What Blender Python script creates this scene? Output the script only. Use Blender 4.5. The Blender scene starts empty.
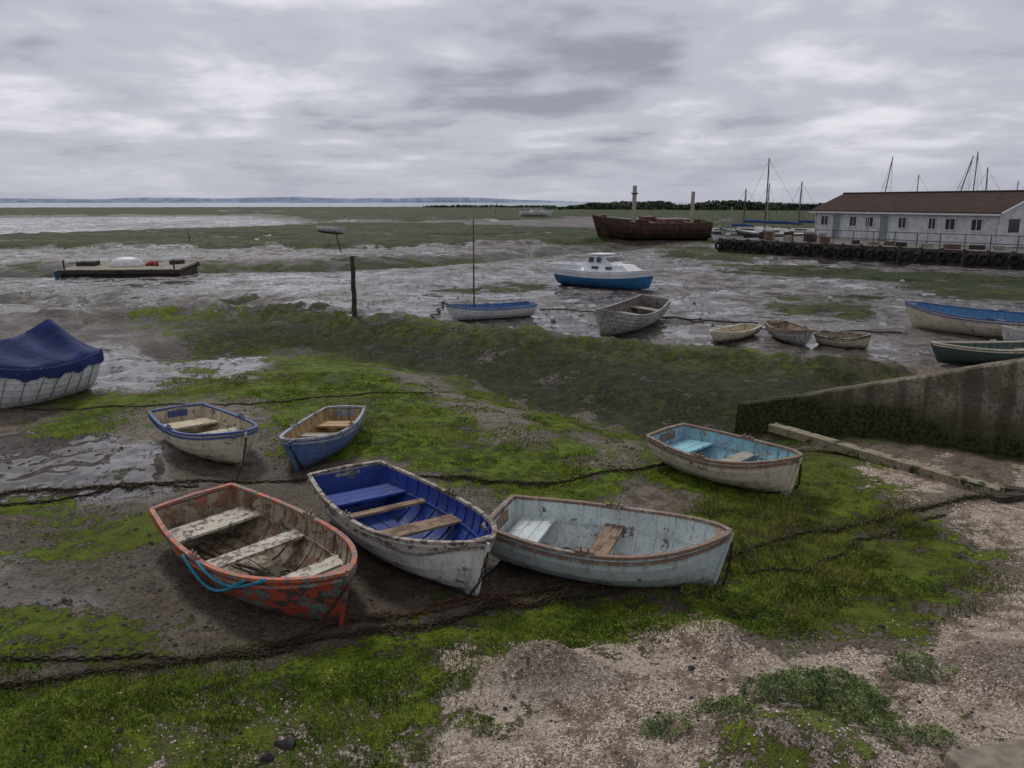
import bpy, math, random
import numpy as np
from mathutils import Vector, Matrix
random.seed(7); rng=np.random.default_rng(7)
scene=bpy.context.scene
# ------------------------------------------------------------------ camera
H=4.0; F=804.0; P=math.atan(182/804.0)
cam=bpy.data.cameras.new("camera"); co=bpy.data.objects.new("camera",cam); scene.collection.objects.link(co)
co.location=(0,0,H); co.rotation_euler=(math.pi/2-P,0,0)
cam.sensor_width=36; cam.lens=F*36/1024; cam.clip_end=40000; cam.clip_start=.05
scene.camera=co
cp,sp=math.cos(P),math.sin(P)
def S(px,py,z=0.0):
    """survey: ground position in metres of a point measured on the photograph"""
    u=(px-512)/F; v=(py-384)/F
    d=sp+v*cp
    t=(H-z)/max(d,0.004)
    return (u*t,(cp-v*sp)*t)
# ------------------------------------------------------------------ numpy noise
def _h(i,j,s):
    v=np.sin(i*127.1+j*311.7+s*74.7)*43758.5453
    return v-np.floor(v)
def vn(x,y,s=0):
    xi=np.floor(x); yi=np.floor(y); fx=x-xi; fy=y-yi
    fx=fx*fx*(3-2*fx); fy=fy*fy*(3-2*fy)
    a=_h(xi,yi,s); b=_h(xi+1,yi,s); c=_h(xi,yi+1,s); d=_h(xi+1,yi+1,s)
    return (a*(1-fx)+b*fx)*(1-fy)+(c*(1-fx)+d*fx)*fy
def fbm(x,y,o=4,s=0):
    t=0;a=.5;n=0
    for k in range(o):
        t=t+a*vn(x,y,s+k); n+=a; a*=.5; x=x*2.03+3.1; y=y*2.03+1.7
    return t/n
def polyline_d(pts,x,y):
    best=np.full(np.shape(x),1e9)
    for (x0,y0),(x1,y1) in zip(pts[:-1],pts[1:]):
        dx,dy=x1-x0,y1-y0; l=dx*dx+dy*dy+1e-9
        t=np.clip(((x-x0)*dx+(y-y0)*dy)/l,0,1)
        best=np.minimum(best,np.hypot(x-x0-t*dx,y-y0-t*dy))
    return best
def poly_m(pts,x,y,k=.03,c=.05):
    d=polyline_d(pts+[pts[0]],x,y)
    ins=np.zeros(np.shape(x),bool)
    n=len(pts)
    for i in range(n):
        x0,y0=pts[i]; x1,y1=pts[(i+1)%n]
        if y0==y1: continue
        cnd=((y0>y)!=(y1>y))&(x<(x1-x0)*(y-y0)/(y1-y0)+x0)
        ins^=cnd
    sd=np.where(ins,d,-d); soft=c+k*np.hypot(x,y)
    return np.clip(.5+sd/(2*soft),0,1)
def W(l): return [S(*p) for p in l]
MOSS=[(W([(180,350),(330,335),(430,352),(560,390),(640,412),(740,425),(880,455),(860,520),(720,500),(640,478),(600,505),(500,490),(380,462),(290,455),(260,400),(160,400),(60,440),(20,425),(170,385)]),.98),
 (W([(-300,655),(150,668),(420,640),(600,600),(720,600),(800,650),(620,655),(560,668),(460,690),(440,740),(400,800),(-500,800)]),.80),
 (W([(690,500),(860,490),(960,530),(992,585),(900,640),(720,640),(690,590)]),.76),
 (W([(-100,508),(60,498),(160,515),(140,555),(-100,565)]),.60),
 (W([(-200,615),(60,605),(170,635),(140,680),(-200,690)]),.66),
 (W([(110,318),(260,310),(430,322),(560,340),(720,352),(890,368),(700,370),(560,357),(400,338),(330,342),(190,342)]),.62),
 (W([(690,800),(720,720),(800,695),(900,690),(930,720),(900,768),(860,820)]),.5),
 (W([(0,400),(60,385),(170,392),(150,430),(40,440)]),.56)]
NOM=[W([(372,362),(425,360),(480,385),(540,400),(548,446),(500,448),(440,400)]),
 W([(570,428),(640,432),(640,465),(590,475)]) ,
 W([(200,350),(280,352),(260,375),(190,378)])]
WEED=W([(170,322),(300,311),(430,330),(560,346),(720,360),(890,372),(1000,400),(1060,470),(900,445),(740,424),(650,412),(560,390),(420,353),(300,335),(190,345)])
SHELL=[W([(1400,440),(1024,470),(955,520),(1010,575),(985,620),(860,655),(760,668),(700,632),(600,655),(480,660),(450,720),(420,830),(1500,830)]),
       W([(800,440),(950,455),(1000,500),(900,500),(800,470)])]
SHELL2=W([(120,700),(300,690),(440,690),(440,800),(60,800)])
WET=[(W([(-300,335),(180,343),(285,352),(262,380),(130,394),(0,402),(-300,410)]),.88),
 (W([(-300,425),(60,432),(170,445),(180,496),(40,508),(-300,520)]),.92),
 (W([(-300,540),(60,545),(110,600),(40,640),(-300,650)]),.55),
 (W([(-1500,312),(100,314),(400,324),(560,342),(720,356),(900,368),(1100,345),(2200,340),(2200,250),(900,256),(640,236),(560,233),(420,246),(0,249),(-1500,252)]),.50),
 (W([(180,272),(420,268),(560,290),(720,300),(900,330),(900,360),(560,338),(400,318),(200,305)]),.64),
 (W([(-300,284),(60,284),(160,292),(60,302),(-300,304)]),.68),
 (W([(-900,217),(0,218),(250,216),(320,224),(250,231),(100,233),(0,237),(-900,240)]),.64)]
MARSH=[(W([(-1500,205.5),(560,205.5),(760,209),(900,214),(800,222),(600,218),(430,222),(330,221),(250,214.5),(0,216.5),(-1500,216)]),.98),
 (W([(-1500,241),(0,238),(140,232),(260,229),(330,224),(430,224),(600,231),(640,236),(570,243),(400,248),(200,249),(0,248),(-1500,252)]),.95),
 (W([(600,222),(1024,218),(2500,215),(2500,250),(1024,262),(800,255),(640,235)]),.85),
 (W([(700,260),(800,266),(1024,276),(1500,290),(1500,315),(1024,302),(850,282),(720,274)]),.64),
 (W([(770,292),(900,290),(890,322),(770,318)]),.58),
 (W([(650,246),(780,250),(760,262),(660,256)]),.7),
 (W([(440,284),(560,278),(570,286),(430,294)]),.6),
 (W([(190,296),(270,292),(260,304),(180,306)]),.55),
 (W([(0,262),(300,258),(560,250),(560,258),(320,266),(0,270)]),.50)]
CHAN=[(W([(-300,212),(200,211),(330,213),(420,212)]),4.),(W([(300,223),(420,219),(560,221),(700,226)]),2.),(W([(-200,244),(60,243),(200,240),(330,236),(450,238),(560,234)]),1.1),(W([(100,208.5),(300,208.2),(560,209)]),6.),(W([(470,214),(560,213),(640,215)]),3.),(W([(140,233),(260,236),(300,246)]),.9)]
DAMP_SHADE=W([(150,470),(300,455),(500,490),(650,520),(720,560),(650,600),(420,635),(150,665),(-200,660),(-200,500)])  # damp mud round the hulls, also the area of painted contact shade
G_BOT=W([(180,345),(300,337),(420,352),(560,388),(650,408),(735,418)])
G_TOP=W([(60,318),(180,314),(300,312),(430,330),(560,346),(720,360),(890,373)])
CREEK=W([(-900,272),(0,270),(200,267),(380,262),(560,250),(640,243)])
CREEK2=W([(-900,298),(-100,294),(60,296),(150,302),(230,300)])
BEAM=W([(765,427),(1006,498)])
MOUND=[(S(540,700),.50,.26,.30),(S(705,655),.62,.30,.15),(S(770,770),.5,.3,.22),(S(1000,690),.5,.4,.14),(S(600,672),.35,.2,.08)]
def terrain(x,y):
    x=np.asarray(x,float); y=np.asarray(y,float); r=np.hypot(x,y)
    bd=polyline_d(BEAM,x,y); flat=1-np.exp(-(bd/.7)**2)
    z=(.16*(fbm(x*.35,y*.35,3,1)-.5)+.10*(fbm(x*1.3,y*1.3,3,5)-.5)+.07*(fbm(x*5,y*5,4,9)-.5))*flat
    z=z+np.clip((r-22)/30,0,1)*.45*(fbm(x*.16,y*.22,4,14)-.5)
    d=polyline_d(G_BOT,x,y); wobx=x+1.6*(fbm(x*.7,y*.7,3,17)-.5); woby=y+2.2*(fbm(x*.7,y*.7,3,18)-.5); dt=polyline_d(G_TOP,wobx,woby)
    z=z-.52*np.exp(-(d/1.6)**2)*(.7+.6*fbm(x*.8,y*.8,3,3))
    z=z+.38*np.exp(-(dt/1.05)**2)*(.5+1.*fbm(x*.6,y*.6,3,4))
    z=z-.14*np.exp(-(dt/2.4)**2)*np.abs(fbm(x*1.6,y*.8,3,44)-.5)*4
    z=z-.8*np.exp(-(polyline_d(CREEK,x,y)/3.2)**2)-.55*np.exp(-(polyline_d(CREEK2,x,y)/1.8)**2)
    for p,w in MARSH[:2]: z=z+.38*poly_m(p,x+2*(fbm(x*.2,y*.2,3,2)-.5)*6,y,.006,.3)
    z=z+.18*poly_m(SHELL[0],x,y,.08,.1)*flat
    for (mx,my),a,b,h in MOUND:
        z=z+h*np.exp(-(((x-mx)/a)**2+((y-my)/b)**2))*(.8+.5*fbm(x*6,y*6,3,8))
    z=z-1.5*np.clip((r-640)/60,0,1)
    return z
def tz(x,y): return float(terrain(np.array([x]),np.array([y]))[0])
# ------------------------------------------------------------------ node helpers
def nd(t,typ,ins=None,**pr):
    n=t.nodes.new(typ)
    for k,v in pr.items(): setattr(n,k,v)
    for k,v in (ins or {}).items():
        if isinstance(v,bpy.types.NodeSocket): t.links.new(v,n.inputs[k])
        elif isinstance(v,bpy.types.Node): t.links.new(v.outputs[0],n.inputs[k])
        else:
            if isinstance(v,tuple) and len(v)==3 and n.inputs[k].type=='RGBA': v=v+(1,)
            n.inputs[k].default_value=v
    return n
def mth(t,op,a,b=0.0,c=None):
    d={0:a,1:b}
    if c is not None: d[2]=c
    return nd(t,'ShaderNodeMath',d,operation=op)
def mix(t,f,a,b,mode='MIX'): return nd(t,'ShaderNodeMixRGB',{'Fac':f,'Color1':a,'Color2':b},blend_type=mode)
def mr(t,v,a,b,c=0.,d=1.): return nd(t,'ShaderNodeMapRange',{'Value':v,'From Min':a,'From Max':b,'To Min':c,'To Max':d},interpolation_type='SMOOTHSTEP')
def noise(t,vec,sc,det=6,ro=.55,dist=0.): return nd(t,'ShaderNodeTexNoise',{'Vector':vec,'Scale':sc,'Detail':det,'Roughness':ro,'Distortion':dist})
def newmat(name):
    m=bpy.data.materials.new(name); m.use_nodes=True; t=m.node_tree; b=t.nodes['Principled BSDF']; return m,t,b
def paint(name,base,under=(.16,.12,.08),amt=.12,dirt=(.05,.042,.032),rough=.5,sc=7.,grime=.22,streak=.5,under2=None):
    m,t,b=newmat(name)
    tc=nd(t,'ShaderNodeTexCoord').outputs['Object']
    vv=nd(t,'ShaderNodeVectorMath',{0:tc,1:(3.1,1.7,.3)},operation='ADD')
    n1=noise(t,vv,sc,8,.7); n2=noise(t,vv,1.6,4,.6); n5=noise(t,vv,40.,4,.6)
    mp=nd(t,'ShaderNodeMapping',{'Vector':tc,'Scale':(16,16,1.6)}); n3=noise(t,mp,1.,5,.6)
    c=mix(t,mr(t,n2,.38,.62,0,.45),base,tuple(x*.62 for x in base))
    c=mix(t,mr(t,n3,.50,.68,0,streak),c,dirt)
    c=mix(t,mr(t,n5,.52,.68,0,.35),c,dirt)
    chipv=mth(t,'ADD',n1,mth(t,'MULTIPLY',mth(t,'SUBTRACT',n2,.5),.25))
    th=.72-amt*.9
    chip=mr(t,chipv,th,th+.025)
    un=under
    if under2: un=mix(t,mr(t,n2,.47,.53),under,under2)
    un=mix(t,mr(t,n5,.35,.65,0,.6),un,(.03,.025,.02))
    c=mix(t,chip,c,un)
    z=nd(t,'ShaderNodeSeparateXYZ',{0:tc}).outputs['Z']
    zz=mth(t,'ADD',z,mth(t,'MULTIPLY',mth(t,'SUBTRACT',n1,.5),-.5))
    if grime>0: c=mix(t,mr(t,zz,0.0,grime,.92,0.),c,dirt)
    t.links.new(c.outputs[0],b.inputs['Base Color'])
    t.links.new(mr(t,n1,.3,.7,rough-.1,rough+.3).outputs[0],b.inputs['Roughness'])
    b.inputs['Specular IOR Level'].default_value=.35
    hh=mth(t,'ADD',mth(t,'MULTIPLY',chip,-.5),mth(t,'MULTIPLY',n1,.6))
    bp=nd(t,'ShaderNodeBump',{'Height':hh,'Strength':.6,'Distance':.008}); t.links.new(bp.outputs[0],b.inputs['Normal'])
    return m
def wood(name,c1,c2,rough=.85,dirx=True,moss=0.):
    m,t,b=newmat(name)
    tc=nd(t,'ShaderNodeTexCoord').outputs['Object']
    mp=nd(t,'ShaderNodeMapping',{'Vector':tc,'Scale':(3,45,45) if dirx else (45,3,45)})
    n1=noise(t,mp,1.,6,.65); n2=noise(t,tc,5.,7,.65); n3=noise(t,tc,40.,4)
    c=mix(t,mr(t,n1,.38,.62),c1,c2)
    c=mix(t,mr(t,n2,.48,.62,0,.7),c,tuple(x*.35 for x in c1))
    c=mix(t,mr(t,n3,.55,.68,0,.5),c,tuple(min(1,x*1.5) for x in c2))
    if moss: c=mix(t,mr(t,n2,.55-moss*.2,.62-moss*.2),c,(.03,.045,.012))
    t.links.new(c.outputs[0],b.inputs['Base Color']); b.inputs['Roughness'].default_value=rough; b.inputs['Specular IOR Level'].default_value=.25
    bp=nd(t,'ShaderNodeBump',{'Height':n1,'Strength':.7,'Distance':.008}); t.links.new(bp.outputs[0],b.inputs['Normal'])
    return m
def plain(name,c,rough=.6,var=.3,sc=8.,metal=0.,bump=.004):
    m,t,b=newmat(name)
    tc=nd(t,'ShaderNodeTexCoord').outputs['Object']
    n1=noise(t,tc,sc,7,.6); n2=noise(t,tc,sc*6,4,.6)
    k=mix(t,mr(t,n1,.38,.62),c,tuple(x*(1-var) for x in c))
    k=mix(t,mr(t,n2,.5,.7,0,var),k,tuple(x*.5 for x in c))
    t.links.new(k.outputs[0],b.inputs['Base Color']); b.inputs['Roughness'].default_value=rough; b.inputs['Metallic'].default_value=metal
    if rough>.6: b.inputs['Specular IOR Level'].default_value=.2
    bp=nd(t,'ShaderNodeBump',{'Height':n1,'Strength':.5,'Distance':bump}); t.links.new(bp.outputs[0],b.inputs['Normal'])
    return m
# ------------------------------------------------------------------ mesh helpers
def mk(name,V,Fc,mat,parent=None,smooth=None,mats=None,mi=None):
    me=bpy.data.meshes.new(name); me.from_pydata([tuple(v) for v in V],[],[tuple(f) for f in Fc]); 
    if mats:
        for m in mats: me.materials.append(m)
        if mi is not None: me.polygons.foreach_set('material_index',mi)
    elif mat: me.materials.append(mat)
    if smooth is not None:
        me.polygons.foreach_set('use_smooth',[True]*len(me.polygons))
        if smooth<180: me.set_sharp_from_angle(angle=math.radians(smooth))
    me.update()
    o=bpy.data.objects.new(name,me); scene.collection.objects.link(o)
    if parent: o.parent=parent
    return o
def empty(name,loc=(0,0,0),rot=(0,0,0)):
    o=bpy.data.objects.new(name,None); o.empty_display_size=.2; scene.collection.objects.link(o)
    o.location=loc; o.rotation_euler=rot; return o
class MB:
    def __init__(s): s.V=[]; s.F=[]; s.M=[]
    def add(s,V,Fc,m=0):
        o=len(s.V); s.V+= [tuple(v) for v in V]; s.F+=[tuple(i+o for i in f) for f in Fc]; s.M+=[m]*len(Fc)
    def box(s,c,d,rz=0.,m=0,rx=0.,ry=0.):
        R=Matrix.Rotation(rz,3,'Z')@Matrix.Rotation(ry,3,'Y')@Matrix.Rotation(rx,3,'X')
        V=[]
        for sx in(-1,1):
            for sy in(-1,1):
                for sz in(-1,1):
                    V.append(R@Vector((sx*d[0]/2,sy*d[1]/2,sz*d[2]/2))+Vector(c))
        s.add(V,[(0,1,3,2),(4,6,7,5),(0,4,5,1),(2,3,7,6),(0,2,6,4),(1,5,7,3)],m)
    def tube(s,pts,r,n=6,m=0,cap=True):
        pts=[Vector(p) for p in pts]; V=[];k=len(pts)
        rr=r if isinstance(r,(list,tuple)) else [r]*k
        for i,p in enumerate(pts):
            d=(pts[min(i+1,k-1)]-pts[max(i-1,0)]); d=d.normalized() if d.length>1e-9 else Vector((0,0,1))
            up=Vector((0,0,1)) if abs(d.z)<.95 else Vector((1,0,0))
            a=d.cross(up).normalized(); b=a.cross(d)
            for j in range(n):
                q=2*math.pi*j/n+math.pi/4; V.append(p+a*math.cos(q)*rr[i]+b*math.sin(q)*rr[i])
        Fc=[(i*n+j,i*n+(j+1)%n,(i+1)*n+(j+1)%n,(i+1)*n+j) for i in range(k-1) for j in range(n)]
        if cap: Fc+= [tuple(range(n))[::-1],tuple((k-1)*n+j for j in range(n))]
        s.add(V,Fc,m)
    def rect(s,pts,w,h,m=0):
        pts=[Vector(p) for p in pts]; V=[];k=len(pts)
        for i,p in enumerate(pts):
            d=(pts[min(i+1,k-1)]-pts[max(i-1,0)]).normalized()
            a=Vector((d.y,-d.x,0)); a=a.normalized() if a.length>1e-6 else Vector((0,1,0))
            b=a.cross(d).normalized()
            for sa,sb in((-1,-1),(1,-1),(1,1),(-1,1)): V.append(p+a*sa*w/2+b*sb*h/2)
        Fc=[(i*4+j,i*4+(j+1)%4,(i+1)*4+(j+1)%4,(i+1)*4+j) for i in range(k-1) for j in range(4)]+[(3,2,1,0),tuple((k-1)*4+j for j in range(4))]
        s.add(V,Fc,m)
    def obj(s,name,mat,parent=None,smooth=None,mats=None): return mk(name,s.V,s.F,mat,parent,smooth,mats,s.M if mats else None)
# ------------------------------------------------------------------ ground
def build_ground():
    nr,nc=760,800; ox,oy=0.,-3.
    r=3.0*np.exp(np.linspace(0,math.log(760/3.0),nr)); a=np.radians(np.linspace(-66,66,nc))
    A,R=np.meshgrid(a,r); x=(np.sin(A)*R+ox); y=(np.cos(A)*R+oy)
    z=terrain(x,y)
    moss=np.zeros_like(x)
    wx=x+(fbm(x*1.1,y*1.1,3,21)-.5)*.9; wy=y+(fbm(x*1.1,y*1.1,3,31)-.5)*.9
    for p,w in MOSS: moss=np.maximum(moss,w*poly_m(p,wx,wy,.03))
    for p in NOM: moss=moss*(1-.85*poly_m(p,wx,wy,.02))
    weed=.86*poly_m(WEED,wx,wy,.02)
    face=poly_m(W([(200,330),(300,322),(430,338),(560,356),(700,372),(860,382),(860,400),(735,420),(650,410),(560,390),(420,354),(300,338)]),wx,wy,.015)
    shell=np.zeros_like(x)
    for i,p in enumerate(SHELL): shell=np.maximum(shell,poly_m(p,wx,wy,.04)*(1 if i==0 else .62))
    shell=np.maximum(shell,.5*poly_m(SHELL2,wx,wy,.06))
    pile=np.zeros_like(x)
    for (mx_,my_),a_,b_,h_ in (MOUND[0],MOUND[2],MOUND[3]): pile=np.maximum(pile,np.exp(-(((x-mx_)/a_/1.1)**2+((y-my_)/b_/1.1)**2)**2))
    wet=np.zeros_like(x)
    for p,w in WET: wet=np.maximum(wet,w*poly_m(p,wx,wy,.02))
    marsh=np.zeros_like(x)
    mx=x+(fbm(x*.12,y*.12,4,41)-.5)*14*np.clip(R/120,0,1); my=y+(fbm(x*.12,y*.12,4,51)-.5)*14*np.clip(R/120,0,1)
    for p,w in MARSH: marsh=np.maximum(marsh,w*poly_m(p,mx,my,.02))
    for p,wd in CHAN:
        dd=polyline_d(p,mx+(fbm(x*.05,y*.05,2,71)-.5)*wd*4,my+(fbm(x*.05,y*.05,2,73)-.5)*wd*6); q=np.exp(-(dd/wd)**4)
        marsh=marsh*(1-q); wet=np.maximum(wet,.78*q); z=z-.3*q
    ril=np.abs(fbm(x*.09+3,y*.16,4,81)-.5); rl=np.exp(-(ril/.018)**2)*np.clip((R-26)/8,0,1)*np.clip((110-R)/30,0,1)
    z=z-.16*rl; wet=np.minimum(1,wet+.28*rl)
    bank=np.maximum(np.exp(-((polyline_d(CREEK,x,y-1.5)/3.6)**2)),.9*np.exp(-((polyline_d(CREEK2,x,y-.8)/2.0)**2)))
    wet=wet*(1-.8*bank)
    damp_shade=poly_m(DAMP_SHADE,wx,wy,.04); far=np.clip((R-22)/8,0,1)
    verts=np.stack([x,y,z],-1).reshape(-1,3)
    idx=np.arange(nr*nc).reshape(nr,nc)
    f=np.stack([idx[:-1,:-1],idx[:-1,1:],idx[1:,1:],idx[1:,:-1]],-1).reshape(-1,4)
    me=bpy.data.meshes.new("ground")
    me.vertices.add(len(verts)); me.vertices.foreach_set('co',verts.ravel())
    me.loops.add(f.size); me.loops.foreach_set('vertex_index',f.ravel().astype(np.int32))
    me.polygons.add(len(f)); me.polygons.foreach_set('loop_start',np.arange(0,f.size,4,dtype=np.int32)); me.polygons.foreach_set('loop_total',np.full(len(f),4,np.int32))
    me.polygons.foreach_set('use_smooth',np.ones(len(f),bool))
    me.update(calc_edges=True); me.validate()
    for nm,ch in (("ma",(moss,wet,shell)),("mb",(weed,marsh,damp_shade)),("mc",(far,pile,bank)),("md",(face,face,face))):
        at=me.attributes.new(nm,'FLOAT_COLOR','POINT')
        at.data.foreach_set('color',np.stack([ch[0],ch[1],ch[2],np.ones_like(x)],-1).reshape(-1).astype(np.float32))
    m,t,b=newmat("mudflat_ground"); me.materials.append(m)
    pos=nd(t,'ShaderNodeNewGeometry').outputs['Position']
    def at(n):
        s=nd(t,'ShaderNodeSeparateColor',{0:nd(t,'ShaderNodeAttribute',attribute_name=n).outputs['Color']}); return s.outputs
    a1=at("ma"); a2=at("mb"); a3=at("mc"); a4=at("md")
    n0=noise(t,pos,.35,4,.6); n1=noise(t,pos,.9,7,.62); n2=noise(t,pos,4.5,6,.65,.2); n3=noise(t,pos,24.,5,.65); n4=noise(t,pos,95.,2,.6)
    nf=noise(t,pos,.07,4,.6,.3)
    def cen(n,k): return mth(t,'MULTIPLY',mth(t,'SUBTRACT',n,.5),k)
    mud=mix(t,mr(t,n2,.38,.62),(.068,.050,.035),(.180,.142,.102))
    mud=mix(t,mr(t,n1,.45,.60,0,.6),mud,(.22,.182,.14))
    mud=mix(t,mr(t,n3,.52,.68,0,.6),mud,(.038,.030,.021))
    mud=mix(t,mth(t,'MULTIPLY',a2[2],.65),mud,mix(t,mr(t,n3,.4,.6),(.090,.066,.043),(.045,.034,.023)))  # damp brown mud, darkened further to paint contact shade under the boats
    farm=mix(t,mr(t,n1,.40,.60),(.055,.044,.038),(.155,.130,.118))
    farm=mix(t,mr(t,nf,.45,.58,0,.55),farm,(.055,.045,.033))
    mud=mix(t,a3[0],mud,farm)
    mud=mix(t,mth(t,'MULTIPLY',a3[2],.9),mud,mix(t,mr(t,n1,.42,.58),(.026,.022,.014),(.055,.050,.030)))
    mo=mth(t,'ADD',cen(n1,2.6),cen(n2,2.1)); mo=mth(t,'ADD',mo,cen(n3,1.2))
    mm=mr(t,mth(t,'ADD',a1[0],mo),.40,.60)
    mcv=mth(t,'ADD',mth(t,'MULTIPLY',n2,.5),mth(t,'ADD',mth(t,'MULTIPLY',n3,.35),mth(t,'MULTIPLY',n4,.15)))
    mcv=mth(t,'ADD',mcv,cen(n1,.35))
    mc=nd(t,'ShaderNodeValToRGB',{0:mcv}); e=mc.color_ramp.elements
    e[0].position=.38; e[0].color=(.014,.022,.005,1); e[1].position=.64; e[1].color=(.26,.33,.035,1)
    q=e.new(.46); q.color=(.060,.092,.010,1); q=e.new(.54); q.color=(.145,.20,.018,1)
    mcol=mix(t,mr(t,n0,.47,.60,0,.4),mc,(.11,.105,.025))
    col=mix(t,mm,mud,mcol)
    vo=nd(t,'ShaderNodeTexVoronoi',{'Vector':pos,'Scale':75.})
    sv=nd(t,'ShaderNodeSeparateColor',{0:vo.outputs['Color']})
    sc=nd(t,'ShaderNodeValToRGB',{0:sv.outputs[0]}); e=sc.color_ramp.elements
    e[0].position=0; e[0].color=(.13,.085,.055,1); e[1].position=1; e[1].color=(.74,.67,.57,1)
    q=e.new(.4); q.color=(.35,.26,.195,1); q=e.new(.7); q.color=(.51,.42,.34,1)
    sc2=mix(t,mr(t,n2,.46,.60,0,.78),sc,(.15,.105,.072))
    sc2=mix(t,mr(t,n1,.48,.58,0,.6),sc2,mix(t,mr(t,n3,.4,.6),(.60,.51,.41),(.37,.295,.23)))
    sc2=mix(t,mth(t,'MULTIPLY',a3[1],mr(t,n3,.35,.6,.55,.95)),sc2,mix(t,.35,(.085,.062,.046),sc))
    sm=mr(t,mth(t,'ADD',a1[2],mth(t,'MULTIPLY',mo,-.5)),.42,.58)
    sm=mth(t,'MULTIPLY',sm,mth(t,'SUBTRACT',1.,mth(t,'MULTIPLY',mm,.85)))
    col=mix(t,sm,col,sc2)
    wm=mth(t,'MULTIPLY',mr(t,mth(t,'ADD',a2[0],mth(t,'MULTIPLY',mo,1.)),.38,.68),.9)
    wc=mix(t,mr(t,mcv,.43,.58),(.018,.024,.007),(.095,.135,.015))
    wc=mix(t,mr(t,n1,.50,.57,0,.7),wc,mix(t,mr(t,n2,.4,.6),(.055,.043,.029),(.11,.09,.065)))
    wc=mix(t,mth(t,'MULTIPLY',a4[0],.72),wc,mix(t,mr(t,mcv,.46,.60),(.010,.010,.005),(.036,.048,.009)))
    col=mix(t,wm,col,wc)
    ms=mr(t,mth(t,'ADD',a2[1],mth(t,'ADD',cen(nf,1.2),mth(t,'ADD',cen(n0,1.6),cen(n1,1.4)))),.44,.56)
    mac=mix(t,mr(t,n1,.42,.58),(.016,.026,.008),(.075,.090,.020))
    mac=mix(t,mr(t,nf,.45,.58,0,.65),mac,(.022,.033,.010))
    mac=mix(t,mr(t,n2,.5,.6,0,.5),mac,(.03,.03,.013))
    col=mix(t,ms,col,mac)
    inv=mth(t,'MULTIPLY',mth(t,'SUBTRACT',1.,mm),mth(t,'MULTIPLY',mth(t,'SUBTRACT',1.,ms),mth(t,'SUBTRACT',1.,wm)))
    pw=mth(t,'ADD',a1[1],mth(t,'ADD',cen(n0,1.4),mth(t,'ADD',cen(n1,2.0),cen(n2,.5))))
    pw=mth(t,'ADD',pw,mth(t,'MULTIPLY',cen(nf,1.3),a3[0]))
    pud=mth(t,'MULTIPLY',mr(t,pw,.60,.65),inv)
    sheen=mth(t,'MULTIPLY',mr(t,pw,.20,.60),inv)
    col=mix(t,mth(t,'MULTIPLY',sheen,.45),col,mix(t,.5,col,(.03,.024,.018)))
    col=mix(t,mth(t,'MULTIPLY',pud,.6),col,(.06,.052,.048))
    t.links.new(col.outputs[0],b.inputs['Base Color'])
    ro=mr(t,n3,.38,.62,.46,.8)
    ro=nd(t,'ShaderNodeMapRange',{'Value':sheen,'To Min':ro.outputs[0],'To Max':.25})
    ro=nd(t,'ShaderNodeMapRange',{'Value':pud,'To Min':ro.outputs[0],'To Max':.04})
    t.links.new(ro.outputs[0],b.inputs['Roughness'])
    spc=nd(t,'ShaderNodeMapRange',{'Value':inv,'To Min':.06,'To Max':.26})
    spc=mth(t,'MULTIPLY',mth(t,'ADD',spc,mth(t,'ADD',mth(t,'MULTIPLY',sheen,.22),mth(t,'MULTIPLY',pud,.25))),mth(t,'SUBTRACT',1.,mth(t,'MULTIPLY',sm,.7)))
    t.links.new(spc.outputs[0],b.inputs['Specular IOR Level'])
    hgt=mth(t,'ADD',mth(t,'MULTIPLY',n2,.10),mth(t,'MULTIPLY',n3,.036))
    hgt=mth(t,'ADD',hgt,mth(t,'MULTIPLY',n1,.15))
    hgt=mth(t,'ADD',hgt,mth(t,'MULTIPLY',mth(t,'MULTIPLY',mth(t,'ADD',n3,n4),mth(t,'MAXIMUM',mm,wm)),.035))
    hgt=mth(t,'ADD',hgt,mth(t,'MULTIPLY',mth(t,'MULTIPLY',vo.outputs['Distance'],sm),-.012))
    hgt=mth(t,'MULTIPLY',hgt,mth(t,'SUBTRACT',1.,mth(t,'MULTIPLY',pud,.98)))
    hgt=mth(t,'MULTIPLY',hgt,mth(t,'SUBTRACT',1.,mth(t,'MULTIPLY',sheen,.35)))
    bp=nd(t,'ShaderNodeBump',{'Height':hgt,'Strength':1.,'Distance':1.}); t.links.new(bp.outputs[0],b.inputs['Normal'])
    o=bpy.data.objects.new("ground",me); scene.collection.objects.link(o)
build_ground()
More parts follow.
